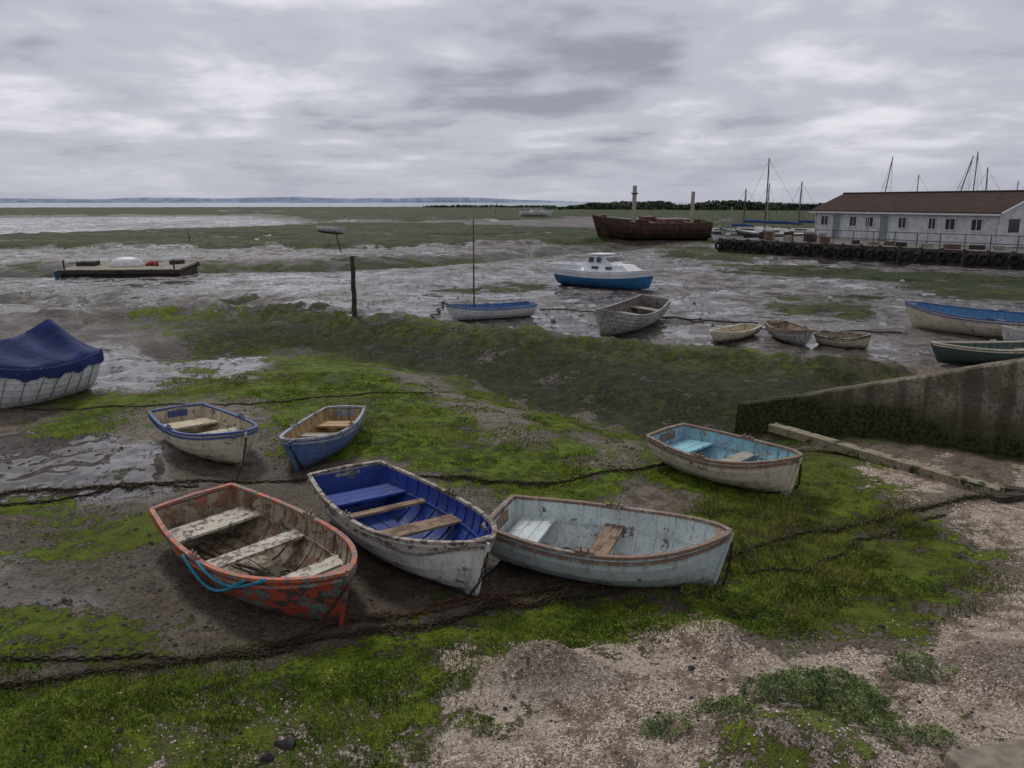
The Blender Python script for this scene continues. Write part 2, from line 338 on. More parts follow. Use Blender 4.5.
# sea
m,t,b=newmat("sea_water"); pos=nd(t,'ShaderNodeNewGeometry').outputs['Position']
n=noise(t,pos,.02,6); b.inputs['Roughness'].default_value=.25
t.links.new(mix(t,mr(t,n,.4,.6),(.12,.17,.22),(.19,.24,.30)).outputs[0],b.inputs['Base Color'])
t.links.new(nd(t,'ShaderNodeBump',{'Height':noise(t,pos,.8,5),'Strength':.3,'Distance':.3}).outputs[0],b.inputs['Normal'])
mk("sea",[(-20000,-3000,-.8),(20000,-3000,-.8),(20000,20000,-.8),(-20000,20000,-.8)],[(0,1,2,3)],m)
def strip(name,x0,x1,y,hmin,hmax,col,seed,n=240):
    m,t,b=newmat(name+"_surface"); pos=nd(t,'ShaderNodeNewGeometry').outputs['Position']
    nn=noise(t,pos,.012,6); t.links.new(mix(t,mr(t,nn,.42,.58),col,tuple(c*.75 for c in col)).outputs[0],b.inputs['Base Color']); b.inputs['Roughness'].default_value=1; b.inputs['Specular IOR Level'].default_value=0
    V=[];Fc=[]
    for i in range(n+1):
        f=i/n; x=x0+(x1-x0)*f
        h=hmin+(hmax-hmin)*float(fbm(np.array([f*9.]),np.array([seed*1.]),5,seed)[0])
        h*=min(1,f*6,(1-f)*6)
        V+=[(x,y,-1),(x,y+30,h),(x,y+900,h*.9),(x,y+1500,-1)]
    for i in range(n):
        for k in range(3): Fc.append((i*4+k,(i+1)*4+k,(i+1)*4+k+1,i*4+k+1))
    mk(name,V,Fc,m,smooth=180)
strip("distant_hills",-6200,900,7600,8,60,(.38,.44,.55),3)  # bluish distance haze is put into the hill colour
strip("distant_shore",-5200,-600,5200,2,20,(.27,.33,.42),5)  # shore colour has the haze painted in as well
# ------------------------------------------------------------------ materials
rope_m=plain("rope_blue",(.05,.28,.42),.9,.4,40)
rope_g=plain("rope_old",(.14,.12,.085),.9,.5,30)
rust=plain("rusty_chain",(.115,.058,.036),.85,.6,25)
mudchain=plain("muddy_chain",(.045,.035,.024),.9,.5,25)
grey_wood=wood("weathered_wood",(.22,.19,.15),(.36,.32,.26))
grey_thw=wood("weathered_thwart",(.26,.23,.19),(.42,.38,.32),dirx=False)
brown_thw=wood("brown_thwart",(.16,.105,.07),(.31,.22,.15),dirx=False)
dark_wood=wood("dark_wet_wood",(.03,.024,.018),(.08,.065,.05))
white_p=paint("white_paint",(.68,.68,.66),amt=.05,rough=.4)
# ------------------------------------------------------------------ boats
def boat(name,stern,bow,beam,zmid,hull,inner,gun,thw=(),tw=.72,zst=None,zbw=None,roll=0.,pitch=0.,sink=.05,strakes=6,ribs=True,floor=None,
         deck=None,top=None,topfrac=.6,lap=.010,fine=False,rowlock=True):
    zst=zst or zmid*1.08; zbw=zbw or zmid*1.35
    x0,y0=S(stern[0],stern[1],zst); x1,y1=S(bow[0],bow[1],zbw)
    L=math.hypot(x1-x0,y1-y0); ang=math.atan2(y1-y0,x1-x0)
    gz=tz((x0+x1)/2,(y0+y1)/2)
    gz=max(gz,(tz(x0,y0)+tz(x1,y1))/2-.03)-sink
    E=empty(name,(x0,y0,gz),(roll,pitch,ang)); 
    e1,e2=(2.0,1.0) if fine else (2.5,.78)
    def B(t):
        if t<.42: f=tw+(1-tw)*math.sin(t/.42*math.pi/2)
        else: f=max(0,1-((t-.42)/.58)**e1)**e2
        return beam/2*f+.012
    def ZS(t): return zmid+((zst-zmid)*(1-t/.45)**2 if t<.45 else (zbw-zmid)*((t-.45)/.55)**2)
    def ZK(t): return (.05*(1-t/.35)**2 if t<.35 else 0)+(((t-.72)/.28)**2*.16*zbw if t>.72 else 0)
    def sec(t,a,off=0.):
        u=a*math.pi/2; fb=max(0,(t-.55)/.45)
        ey=.8*(1+.5*fb); y=(B(t)-off)*math.sin(u)**ey if a>0 else 0
        zk=ZK(t)+off*.8; zs=ZS(t); z=zk+(zs-zk)*(1-math.cos(u))**(.9-.12*fb)
        x=t*L-.07*L*(1-z/zbw)*max(0,(t-.6)/.4)**2-.05*(z/zst-1+.5)*max(0,1-t/.25)
        return x,y,z
    def halfw(t,z,off=.025):
        lo,hi=0,1
        for _ in range(22):
            m_=(lo+hi)/2
            if sec(t,m_,off)[2]<z: lo=m_
            else: hi=m_
        s_=sec(t,lo,off); return s_[1],s_[0]
    ts=[i/30 for i in range(31)]
    prof=[]
    for k in range(strakes):
        prof+= [(k/strakes,lap if k else 0),((k+1)/strakes,0.)]
    full=[(a,o,-1) for a,o in reversed(prof)]+[(a,o,1) for a,o in prof[1:]]
    V=[];Fc=[];M=[]
    for t_ in ts:
        for a,o,s_ in full:
            x,y,z=sec(t_,a); f=min(1,(1-t_)*8)
            V.append((x,s_*(y+o*f),z))
    n=len(full)
    for i in range(30):
        for j in range(n-1):
            Fc.append((i*n+j,i*n+j+1,(i+1)*n+j+1,(i+1)*n+j)); M.append(1 if (top and (full[j][0]+full[j+1][0])/2>topfrac) else 0)
    Fc.append(tuple(range(n))[::-1]); M.append(0)
    mk("hull",V,Fc,None,E,28,[hull,top or hull],M)
    if not deck:
        pi=[i/10 for i in range(11)]; fi=[(a,-1) for a in reversed(pi)]+[(a,1) for a in pi[1:]]
        V=[];Fc=[]; n=len(fi)
        tsi=[.012+ .965*i/28 for i in range(29)]
        for t_ in tsi:
            for a,s_ in fi:
                x,y,z=sec(t_,a,.022); V.append((x,s_*max(y,0),z))
        for i in range(28):
            for j in range(n-1): Fc.append((i*n+j,(i+1)*n+j,(i+1)*n+j+1,i*n+j+1))
        Fc.append(tuple(range(n)))
        mk("interior",V,Fc,inner,E,40)
        if ribs:
            mb=MB(); k=int(L/.24)
            for q in range(1,k):
                t_=.04+.88*q/k
                pts=[(sec(t_,a,.028)[0],s_*sec(t_,a,.028)[1],sec(t_,a,.028)[2]) for a,s_ in fi]
                mb.tube(pts,.014,4)
            mb.obj("ribs",inner,E)
        mb=MB(); zf=.10; nb=5; wb=beam*.62/nb
        for q in range(nb):
            yc=(q-(nb-1)/2)*wb
            tt=[t_ for t_ in [.04+.8*i/20 for i in range(21)] if halfw(t_,zf+ZK(t_)*.6)[0]>abs(yc)+wb*.45]
            if len(tt)<2: continue
            mb.rect([(tt[0]*L,yc,zf+.002*q),(tt[-1]*L,yc,zf+.002*q)],wb*.93,.016)
        mb.obj("floor_boards",floor or inner,E)
        mb=MB()
        for s_ in(-1,1):
            mb.rect([(halfw(t_,ZS(t_)*.60,.034)[1],s_*halfw(t_,ZS(t_)*.60,.034)[0],ZS(t_)*.60) for t_ in ts[2:27]],.018,.04)
        mb.obj("seat_riser",inner,E)
        for i,(t_,w,mt) in enumerate(thw):
            z=ZS(t_)*.66; dt=w/2/L; a_,_=halfw(max(.02,t_-dt),z); b_,_=halfw(min(.97,t_+dt),z)
            xa,xb=(t_-dt)*L,(t_+dt)*L; th=.03; mb=MB()
            ja,jb=rng.normal(0,.006,2)
            if w>.26:
                nb=max(2,int(w/.13)); 
                for q in range(nb):
                    f0,f1=q/nb,(q+.94)/nb
                    y0_=a_+(b_-a_)*f0; y1_=a_+(b_-a_)*f1; X0=xa+(xb-xa)*f0; X1=xa+(xb-xa)*f1
                    mb.add([(X0,-y0_,z),(X1,-y1_,z),(X1,y1_,z),(X0,y0_,z),(X0,-y0_,z-th),(X1,-y1_,z-th),(X1,y1_,z-th),(X0,y0_,z-th)],[(0,1,2,3),(7,6,5,4),(0,4,5,1),(1,5,6,2),(2,6,7,3),(3,7,4,0)])
            else:
                mb.add([(xa,-a_,z+ja),(xb,-b_,z+ja),(xb,b_,z+jb),(xa,a_,z+jb),(xa,-a_,z-th+ja),(xb,-b_,z-th+ja),(xb,b_,z-th+jb),(xa,a_,z-th+jb)],[(0,1,2,3),(7,6,5,4),(0,4,5,1),(1,5,6,2),(2,6,7,3),(3,7,4,0)])
            mb.obj("thwart_%d"%(i+1),mt,E)
    else:
        V=[];Fc=[]
        for t_ in ts:
            x,y,z=sec(t_,1); y=max(y-.01,0)
            V+=[(x,-y,z),(x,0,z+.05*B(t_)/(beam/2)+.01),(x,y,z)]
        for i in range(30): Fc+=[(i*3,i*3+1,i*3+4,i*3+3),(i*3+1,i*3+2,i*3+5,i*3+4)]
        mk("deck",V,Fc,deck,E,40)
    mb=MB()
    for s_ in(-1,1):
        mb.rect([(sec(t_,1)[0],s_*(sec(t_,1)[1]-.004),sec(t_,1)[2]+.012) for t_ in ts],.052,.034)
        mb.rect([(sec(t_,.93)[0],s_*(sec(t_,.93)[1]+.016),sec(t_,.93)[2]) for t_ in ts],.022,.03)
    a=sec(0,1); mb.rect([(a[0]-.004,-a[1],a[2]+.014),(a[0]-.004,0,a[2]+.034),(a[0]-.004,a[1],a[2]+.014)],.06,.032)
    tb=.93; z=ZS(tb)+.004; w_=B(tb)-.01
    mb.add([(tb*L,-w_,z),(L*.995,0,ZS(1)),(tb*L,w_,z),(tb*L,-w_,z-.03),(L*.995,0,ZS(1)-.03),(tb*L,w_,z-.03)],[(0,1,2),(5,4,3),(0,2,5,3),(0,3,4,1),(1,4,5,2)])
    if rowlock:
        for s_ in(-1,1):
            q=sec(.46,1); mb.box((q[0],s_*(q[1]-.01),q[2]+.042),(.2,.04,.028)); mb.box((q[0]-.04,s_*(q[1]-.01),q[2]+.07),(.015,.02,.05)); mb.box((q[0]+.04,s_*(q[1]-.01),q[2]+.07),(.015,.02,.05))
    mb.obj("gunwale",gun,E)
    mb=MB()
    mb.rect([(sec(t_,0)[0],0,sec(t_,0)[2]-.014) for t_ in ts],.03,.04)
    st=[(sec(1,a)[0]+.012,0,sec(1,a)[2]) for a in [i/10 for i in range(11)]]; mb.tube(st,.024,6)
    mb.obj("keel_and_stem",hull if not fine else gun,E)
    if not deck:
        q=sec(0,.9); mb=MB(); mb.box((q[0]+.028,0,zst*.84),(.022,.34,zst*.24)); mb.box((q[0]-.02,0,zst*.84),(.022,.30,zst*.26)); mb.obj("transom_pad",gun,E)
    return dict(E=E,L=L,ang=ang,sec=sec,ZS=ZS,B=B,M=Matrix.Translation((x0,y0,gz))@(Matrix.Rotation(ang,4,'Z')@Matrix.Rotation(pitch,4,'Y')@Matrix.Rotation(roll,4,'X')),zbw=zbw,zst=zst)
def loc(bi,x,y,z): v=bi['M']@Vector((x,y,z)); return (v.x,v.y,v.z)
red_h=paint("flaking_red_paint",(.36,.065,.034),under=(.07,.06,.055),under2=(.14,.20,.18),amt=.25,sc=8,streak=.4)
red_g=paint("flaking_red_gunwale",(.46,.11,.055),under=(.12,.20,.19),under2=(.30,.26,.2),amt=.24,sc=9,grime=0,streak=.3)
red_i=paint("bare_interior",(.33,.28,.20),under=(.17,.10,.06),under2=(.26,.14,.08),amt=.24,sc=6,grime=.2,dirt=(.09,.06,.035))
old_t=paint("flaking_thwart",(.50,.46,.37),under=(.19,.15,.11),amt=.21,sc=11,grime=0,streak=.4)
bC=boat("rowing_boat",(196,490),(349,563),1.34,.54,red_h,red_i,red_g,[(.12,.42,old_t),(.42,.24,old_t),(.72,.22,old_t)],tw=.74,roll=.05,sink=.06,strakes=7)
wh_h=paint("grey_white_hull",(.72,.72,.69),under=(.28,.25,.2),amt=.13,sc=6,streak=.35)
bl_i=paint("blue_interior",(.016,.048,.26),under=(.10,.13,.18),amt=.13,sc=6,grime=.13,dirt=(.04,.045,.055),streak=.4)
gr_g=paint("worn_grey_gunwale",(.36,.31,.25),under=(.12,.085,.055),amt=.24,sc=8,grime=0)
bD=boat("rowing_boat",(346,471),(486,544),1.34,.54,wh_h,bl_i,gr_g,[(.13,.40,bl_i),(.30,.12,brown_thw),(.53,.26,brown_thw)],tw=.74,roll=-.02,sink=.04,strakes=5,lap=.004)
pg_h=paint("pale_blue_grey_hull",(.53,.60,.60),under=(.20,.16,.12),amt=.11,sc=7,streak=.35)
pg_i=paint("pale_interior",(.56,.62,.60),under=(.24,.2,.15),amt=.12,sc=6,grime=.13,streak=.3)
br_g=paint("worn_brown_gunwale",(.22,.135,.09),under=(.34,.30,.26),amt=.21,sc=8,grime=0)
bE=boat("rowing_boat",(502,509),(731,529),1.26,.53,pg_h,pg_i,br_g,[(.12,.40,pg_i),(.47,.22,brown_thw)],tw=.70,roll=.04,sink=.05,strakes=5,lap=.003)
cr_h=paint("cream_hull",(.64,.57,.44),under=(.28,.2,.13),amt=.12,sc=6,streak=.4)
lb_i=paint("light_blue_interior",(.28,.48,.55),under=(.38,.34,.27),amt=.14,sc=6,grime=.12,streak=.35)
lb_t=paint("light_blue_thwart",(.28,.54,.62),under=(.38,.34,.27),amt=.12,sc=6,grime=0)
bF=boat("rowing_boat",(668,429),(801,455),1.22,.48,cr_h,lb_i,br_g,[(.14,.42,lb_t),(.50,.24,grey_thw)],tw=.72,roll=.03,strakes=5,lap=.004)
cr2=paint("dirty_cream_hull",(.62,.57,.42),under=(.24,.2,.12),amt=.12,sc=6,streak=.4)
bg=paint("blue_gunwale",(.05,.09,.24),under=(.3,.3,.28),amt=.14,sc=8,grime=0)
bei=paint("beige_interior",(.56,.48,.32),under=(.22,.18,.12),amt=.15,sc=6,grime=.13)
bA=boat("rowing_boat",(176,407),(244,430),1.20,.48,cr2,bei,bg,[(.14,.42,bei),(.45,.24,old_t),(.72,.2,old_t)],tw=.76,roll=-.03,strakes=6)
bb_h=paint("faded_blue_hull",(.085,.15,.33),under=(.28,.28,.27),amt=.14,sc=6,streak=.35)
tan=paint("tan_interior",(.44,.30,.14),under=(.2,.16,.12),amt=.14,sc=6,grime=.1)
lbg=paint("grey_blue_gunwale",(.29,.32,.37),under=(.15,.1,.07),amt=.18,sc=8,grime=0)
bB=boat("rowing_boat",(346,406),(291,438),.96,.44,bb_h,tan,lbg,[(.15,.34,tan),(.42,.2,grey_thw),(.66,.2,bb_h)],tw=.72,roll=.04,strakes=6)
def torus(mb,c,R,r,ax,n=14,k=7,m=0,sx=1.):
    V=[];ax=Vector(ax).normalized(); a=ax.orthogonal().normalized(); b_=ax.cross(a)
    for i in range(n):
        th=2*math.pi*i/n; d=a*math.cos(th)+b_*math.sin(th)
        for j in range(k):
            ph=2*math.pi*j/k; V.append(Vector(c)+d*(R+r*math.cos(ph))+ax*r*math.sin(ph)*sx)
    mb.add(V,[(i*k+j,((i+1)%n)*k+j,((i+1)%n)*k+(j+1)%k,i*k+(j+1)%k) for i in range(n) for j in range(k)],m)
def gear(bi,items):
    mb=MB()
    for t_,y,z,k in items:
        x=t_*bi['L']
        if k=='coil':
            for q in range(4): torus(mb,(x+random.uniform(-.02,.02),y+random.uniform(-.02,.02),z+.022*q),.10-.008*q,.012,(random.uniform(-.1,.1),random.uniform(-.1,.1),1),16,5)
        else: mb.tube([(x-.5,y-.1,z),(x+.2,y,z+.02),(x+.7,y+.12,z+.03)],.02,6)
    mb.obj("loose_rope",rope_g,bi['E'],60)
gear(bC,[(.57,.1,.125,'coil'),(.3,-.1,.13,'s')]); gear(bD,[(.72,.05,.14,'coil')]); gear(bE,[(.3,.05,.13,'coil'),(.75,0,.15,'coil')]); gear(bA,[(.3,0,.13,'coil')]); gear(bB,[(.55,0,.13,'coil')]); gear(bF,[(.75,0,.14,'coil')])
# covered boat
cv_h=paint("white_clinker_hull",(.66,.67,.68),under=(.2,.2,.2),amt=.05,sc=6,streak=.3,grime=.3,dirt=(.035,.03,.024))
bV=boat("covered_boat",(76,345),(-60,357),1.9,.88,cv_h,cv_h,bg,[],tw=.7,strakes=9,lap=.018,sink=.10,ribs=False,rowlock=False)
m,t,b=newmat("blue_tarpaulin"); tc=nd(t,'ShaderNodeTexCoord').outputs['Object']
n1=noise(t,tc,1.6,4,.5,.5); n2=noise(t,tc,14.,4)
t.links.new(mix(t,mr(t,n1,.4,.6),(.008,.017,.080),(.018,.032,.125)).outputs[0],b.inputs['Base Color']); b.inputs['Roughness'].default_value=.75; b.inputs['Specular IOR Level'].default_value=.25
t.links.new(nd(t,'ShaderNodeBump',{'Height':mth(t,'ADD',n1,mth(t,'MULTIPLY',n2,.1)),'Strength':.7,'Distance':.10}).outputs[0],b.inputs['Normal'])
tarp=m
V=[];Fc=[];NT,NS=44,25
for i in range(NT+1):
    t_=min(i/NT,1); x,y,z=bV['sec'](t_,1)
    if i==0: x-=.05
    rid=.78*(1-.55*max(0,(t_-.2)/.8)**.8)*(.94+.06*math.cos((t_-.2)*11))
    if t_<.2: rid=.16+(rid-.16)*(t_/.2)**.8
    for j in range(NS):
        s_=-1+2*j/(NS-1); a=abs(s_)
        if a>.86:
            q=(a-.86)/.14; yy=(y+.035+.015*math.sin(t_*60))*1; zz=z+.03-.22*q*(1+.16*math.sin(t_*31)+.08*math.sin(t_*77)); 
        else:
            q=a/.86; yy=q*(y+.03); sag=.12*math.sin(q*math.pi)*(1+.9*math.sin(t_*22+1)); zz=z+.04+rid*(1-q)**.9-sag*rid
        V.append((x,math.copysign(yy,s_) if s_ else 0,zz))
for i in range(NT):
    for j in range(NS-1): Fc.append((i*NS+j,(i+1)*NS+j,(i+1)*NS+j+1,i*NS+j+1))
Fc.append(tuple(range(NS)))
mk("tarpaulin_cover",V,Fc,tarp,bV['E'],60)
mb=MB()
for t_ in [i/9 for i in range(1,9)]:
    x,y,z=bV['sec'](t_,1)
    for s_ in(-1,1): mb.tube([(x,s_*(y+.05),z-.2),(x+.05,s_*(y*.8),.25)],.008,4)
mb.obj("cover_lashings",rope_g,bV['E'])
# mid distance boats
dw_h=paint("bare_weathered_hull",(.36,.345,.315),under=(.11,.095,.08),amt=.17,sc=14,streak=.75)
dw_i=paint("bare_weathered_interior",(.20,.18,.155),under=(.08,.07,.06),amt=.2,sc=9,streak=.6)
boat("rowing_boat",(653,297),(597,309),1.45,.62,dw_h,dw_i,dw_h,[(.12,.4,grey_thw),(.36,.28,grey_thw),(.62,.26,grey_thw)],strakes=8,lap=.035,roll=-.10,rowlock=False,sink=.05,zbw=.95,zst=.78)
boat("rowing_boat",(752,323),(712,329),.85,.30,cr2,bei,cr2,[(.4,.2,grey_thw)],strakes=4,ribs=False)
boat("rowing_boat",(776,320),(808,329),.95,.40,dw_h,red_i,br_g,[(.3,.2,grey_thw),(.6,.2,grey_thw)],strakes=4,ribs=False)
boat("rowing_boat",(820,331),(871,333),.85,.33,cr2,red_i,gr_g,[(.5,.2,grey_thw)],strakes=4,ribs=False,roll=.06)
mb_i=paint("mid_blue_interior",(.08,.23,.42),amt=.08,grime=0)
boat("rowing_boat",(1085,318),(906,299),1.7,.68,cr_h,mb_i,bg,[(.15,.5,grey_thw),(.45,.25,grey_thw),(.7,.22,grey_thw)],strakes=8,lap=.014,roll=-.05)
gn=paint("green_hull",(.055,.11,.09),amt=.15)
boat("rowing_boat",(1075,342),(932,341),1.2,.42,gn,gn,cr_h,[(.3,.3,grey_thw),(.6,.25,grey_thw)],strakes=6)
boat("rowing_boat",(1070,328),(1003,325),.9,.4,white_p,pg_i,white_p,[(.5,.2,grey_thw)],strakes=4)
wd=paint("white_dinghy",(.68,.69,.69),amt=.05,grime=.10); bd=paint("blue_trim",(.07,.16,.36),amt=.06,grime=0)
bG=boat("sailing_dinghy",(531,301),(446,302),1.2,.46,wd,bd,bd,[(.4,.25,bd),(.75,.5,bd)],strakes=5)
spar=wood("dark_spar",(.07,.05,.035),(.13,.10,.07))
mb=MB(); mb.tube([(bG['L']*.68,0,.1),(bG['L']*.68,0,3.5)],[.035,.02],8); mb.obj("mast",spar,bG['E'])
# cabin cruiser
blu=paint("cruiser_blue",(.03,.17,.36),amt=.04,grime=.12); wp=paint("cruiser_white",(.78,.79,.80),under=(.4,.4,.38),amt=.03,grime=0,streak=.15)
glass=plain("dark_glass",(.02,.024,.03),.12,.2)
bK=boat("cabin_cruiser",(562,266),(656,269),1.9,.82,blu,wp,wp,deck=wp,top=wp,topfrac=.75,zbw=1.02,fine=True,strakes=8,lap=.006,rowlock=False,sink=.05)
L=bK['L']
def frus(mb,x0,x1,w0,z0,X0,X1,w1,z1,m=0):
    mb.add([(x0,-w0,z0),(x1,-w0*.8,z0),(x1,w0*.8,z0),(x0,w0,z0),(X0,-w1,z1),(X1,-w1*.85,z1),(X1,w1*.85,z1),(X0,w1,z1)],[(3,2,1,0),(4,5,6,7),(0,1,5,4),(1,2,6,5),(2,3,7,6),(3,0,4,7)],m)
mb=MB(); frus(mb,L*.34,L*.82,.74,.84,L*.36,L*.72,.62,1.16); frus(mb,L*.34,L*.62,.62,1.16,L*.38,L*.50,.50,1.60); mb.box((L*.44,0,1.62),(L*.18,1.08,.04)); mb.box((L*.17,-.72,.98),(L*.3,.05,.24)); mb.box((L*.17,.72,.98),(L*.3,.05,.24)); mb.box((.05,0,.98),(.06,1.3,.24))
mb.box((-.12,0,.85),(.2,.25,.5))
mb.obj("cabin",wp,bK['E'])
mb=MB()
for s_ in(-1,1):
    for xx,w in((L*.405,.28),(L*.485,.24)): mb.box((xx,s_*.585,1.38),(w,.02,.24),rx=s_*.24)
    mb.box((L*.46,s_*.70,1.02),(.36,.02,.12),rx=s_*.24,rz=-s_*.05); mb.box((L*.60,s_*.665,1.02),(.34,.02,.12),rx=s_*.24,rz=-s_*.07)
for yy in(-.24,.24): mb.box((L*.565,yy,1.385),(.02,.40,.30),ry=-.9)
mb.obj("cabin_windows",glass,bK['E'])
mb=MB()
for s_ in(-1,1):
    mb.tube([(L*.72,s_*.5,.95),(L*.72,s_*.5,1.3),(L*.97,s_*.05,1.42),(L*.97,s_*.05,1.0)],.015,5)
mb.obj("bow_rail",plain("steel",(.5,.5,.5),.3,.2,metal=.8),bK['E'])
# ------------------------------------------------------------------ yachts
alu=plain("mast_aluminium",(.30,.30,.30),.5,.2); mastd=plain("mast_dark",(.09,.075,.06),.6,.3)
def yacht(px,depth,Lm,ang,hm,roll,hullc,trim,z=.0,sail=None,md=None):
    x=(px-512)/F*depth; y=depth
    b_=Vector((math.cos(ang),math.sin(ang)))*Lm/2
    zs=Lm*.13
    def inv(X,Y,Z):
        d=Y*cp-(Z-H)*sp; return (512+F*X/d, 384-F*(Y*sp+(Z-H)*cp)/d)
    bi=boat("sailing_yacht",inv(x-b_.x,y-b_.y,zs*1.08),inv(x+b_.x,y+b_.y,zs*1.35),Lm*.3,zs,hullc,white_p,trim,deck=white_p,fine=True,top=hullc,strakes=4,lap=.0,roll=roll,rowlock=False,sink=-z)
    E=bi['E']; mb=MB(); frus(mb,Lm*.3,Lm*.72,Lm*.085,zs,Lm*.32,Lm*.68,Lm*.07,zs+Lm*.06); mb.obj("cabin",white_p,E)
    mb=MB()
    for s_ in(-1,1): mb.box((Lm*.5,s_*Lm*.076,zs+Lm*.03),(Lm*.22,.03,Lm*.022),rx=s_*.2)
    mb.obj("cabin_windows",glass,E)
    mb=MB(); mb.tube([(Lm*.6,0,zs),(Lm*.6,0,hm)],[.08,.06],6); mb.tube([(Lm*.6,0,zs+1.0),(Lm*.12,0,zs+.9)],.05,6); mb.rect([(Lm*.6,-.5,hm*.62),(Lm*.6,.5,hm*.62)],.03,.03)
    mb.obj("mast_and_boom",md or alu,E)
    mb=MB()
    for q in((Lm*.98,0,zs*1.3),(0.02,0,zs*1.05),(Lm*.58,Lm*.14,zs),(Lm*.58,-Lm*.14,zs)): mb.tube([q,(Lm*.6,0,hm*.98)],.014,4)
    mb.obj("rigging",mastd,E)
    if sail:
        mb=MB(); mb.tube([(Lm*.58,0,zs+1.08),(Lm*.35,0,zs+1.12),(Lm*.14,0,zs+1.0)],[.16,.14,.07],8); mb.obj("furled_sail",sail,E,50)
navy=paint("navy_hull",(.03,.05,.10),amt=.03,grime=.2); blk=paint("dark_hull",(.05,.05,.055),amt=.05,grime=.2); sailb=plain("sail_cover_blue",(.03,.08,.2),.8)
yacht(745,88,7.0,2.4,5.4,.02,white_p,navy,sail=sailb,md=mastd)
yacht(768,82,7.6,2.6,8.3,-.02,blk,white_p,sail=sailb,md=mastd)
yacht(757,98,6.0,.4,6.2,.03,white_p,blk,md=alu)
yacht(798,90,6.5,2.3,6.2,.03,navy,white_p,sail=sailb,md=mastd)
yacht(732,84,5.0,2.9,3.6,.1,white_p,blk,sail=sailb)
yacht(712,95,5.6,.5,3.0,.0,blk,white_p)
yacht(872,98,7,1.5,9.2,.12,white_p,navy,md=mastd)
yacht(912,104,7,2.7,7.4,.0,white_p,blk)
yacht(940,92,7.5,1.4,9.2,.22,navy,white_p,md=mastd)
yacht(956,98,8,.4,9.8,.0,white_p,navy,md=mastd)
yacht(981,95,7,2.9,8.0,.12,white_p,navy,md=mastd)
yacht(1010,96,7,2.6,6.4,.0,white_p,navy)
boat("rowing_boat",(321,229),(346,230),1.6,.6,white_p,pg_i,white_p,[(.5,.3,grey_thw)],strakes=3,ribs=False,rowlock=False)
yacht(536,210,8.5,.1,1.6,0,white_p,white_p)
# ------------------------------------------------------------------ barge wreck
rm=paint("rusty_barge_hull",(.085,.045,.030),under=(.14,.065,.035),under2=(.03,.025,.022),amt=.24,sc=1.4,grime=.7,dirt=(.03,.024,.02),streak=.6)
rt=paint("rusty_barge_rail",(.14,.065,.045),under=(.2,.16,.13),amt=.2,sc=2,grime=0)
bW=boat("barge_wreck",(706,220),(592,214),5.2,2.0,rm,rm,rt,[],tw=.86,zst=2.1,zbw=2.75,strakes=5,lap=.03,ribs=True,rowlock=False,sink=.25,roll=-.05)
pale=wood("pale_post_wood",(.30,.26,.20),(.45,.40,.33),dirx=True)
L=bW['L']; mb=MB()
mb.tube([(L*.64,0,.2),(L*.64,0,5.8)],[.26,.22],8,1); mb.tube([(L*.13,0,.2),(L*.13,0,5.2)],[.24,.2],8,1); mb.box((L*.64,0,5.0),(.6,.6,.15),m=0)
for q in(.2,.35,.5,.8): mb.box((L*q,0,2.0),(.3,4.6 if q<.7 else 3.0,.2),m=0)
mb.box((L*.34,.3,2.15),(2.6,2.4,.5),m=0); mb.box((L*.5,-1.,2.3),(1.4,1.2,.5),m=0,rz=.3)
mb.box((L*.9,0,2.5),(.5,.5,.6),m=0)
mb.obj("posts_and_beams",None,bW['E'],mats=[rt,pale])
# ------------------------------------------------------------------ pontoon
pc=S(132,274); an=math.atan2(S(197,274)[1]-S(62,275)[1],S(197,274)[0]-S(62,275)[0]); gz=tz(*pc)+.12
E=empty("pontoon",(pc[0],pc[1],gz),(.04,0,an))
mb=MB()
mb.box((0,0,.42),(6.2,3.6,.10),m=0)
for q in range(21): mb.box((-2.95+q*.295,0,.485+random.uniform(-.01,.01)),(.26,3.7+random.uniform(-.08,.08),.03),m=0)
mb.box((0,-1.84,.36),(6.5,.10,.20),m=1); mb.box((0,1.84,.36),(6.5,.10,.20),m=1); mb.box((0,-1.7,.02),(6.3,.1,.5),m=1); mb.box((-3.1,0,.02),(.1,3.4,.5),m=1); mb.box((3.1,0,.02),(.1,3.4,.5),m=1)
for q in range(9): mb.tube([(-2.8+q*.7,-1.78,.08),(-2.8+q*.7,1.75,.08)],.30,12,2)
mb.box((-2.4,.2,.62),(1.0,.8,.22),m=1); mb.box((2.3,.8,.6),(.8,.5,.2),m=1,rz=.4)
for q in(-2.9,2.9): mb.tube([(q,-1.7,.3),(q,-1.7,1.0)],.05,6,1)
mb.obj("deck_and_floats",None,E,mats=[grey_wood,dark_wood,plain("float_dark",(.030,.03,.032),.8)])
mb=MB(); n=10; ring=[]
for i in range(9):
    f=i/8; x=-.95+1.9*f-.2; w=.55*(1-abs(2*f-1)**2.6)**.5+.02; h=.46*(1-abs(2*f-1)**3)**.5+.02
    ring.append([(x,w*math.cos(math.pi*j/n),.51+h*math.sin(math.pi*j/n)) for j in range(n+1)])
mb.add([p for r_ in ring for p in r_],[(i*(n+1)+j,(i+1)*(n+1)+j,(i+1)*(n+1)+j+1,i*(n+1)+j+1) for i in range(8) for j in range(n)])
mb.obj("upturned_dinghy",white_p,E,50)
mb=MB(); mb.box((1.2,.2,.62),(.5,.4,.2),.3); mb.tube([(.9,-.3,.56),(1.25,-.15,.66),(1.6,-.4,.56)],.09,8); mb.obj("red_bundle",plain("red_cloth",(.30,.05,.04),.8),E)
mb=MB(); mb.tube([(-3.3,-1.7,-.05),(-3.35,-1.75,.45)],.12,8); mb.obj("blue_drum",plain("blue_plastic",(.03,.10,.3),.5),E)
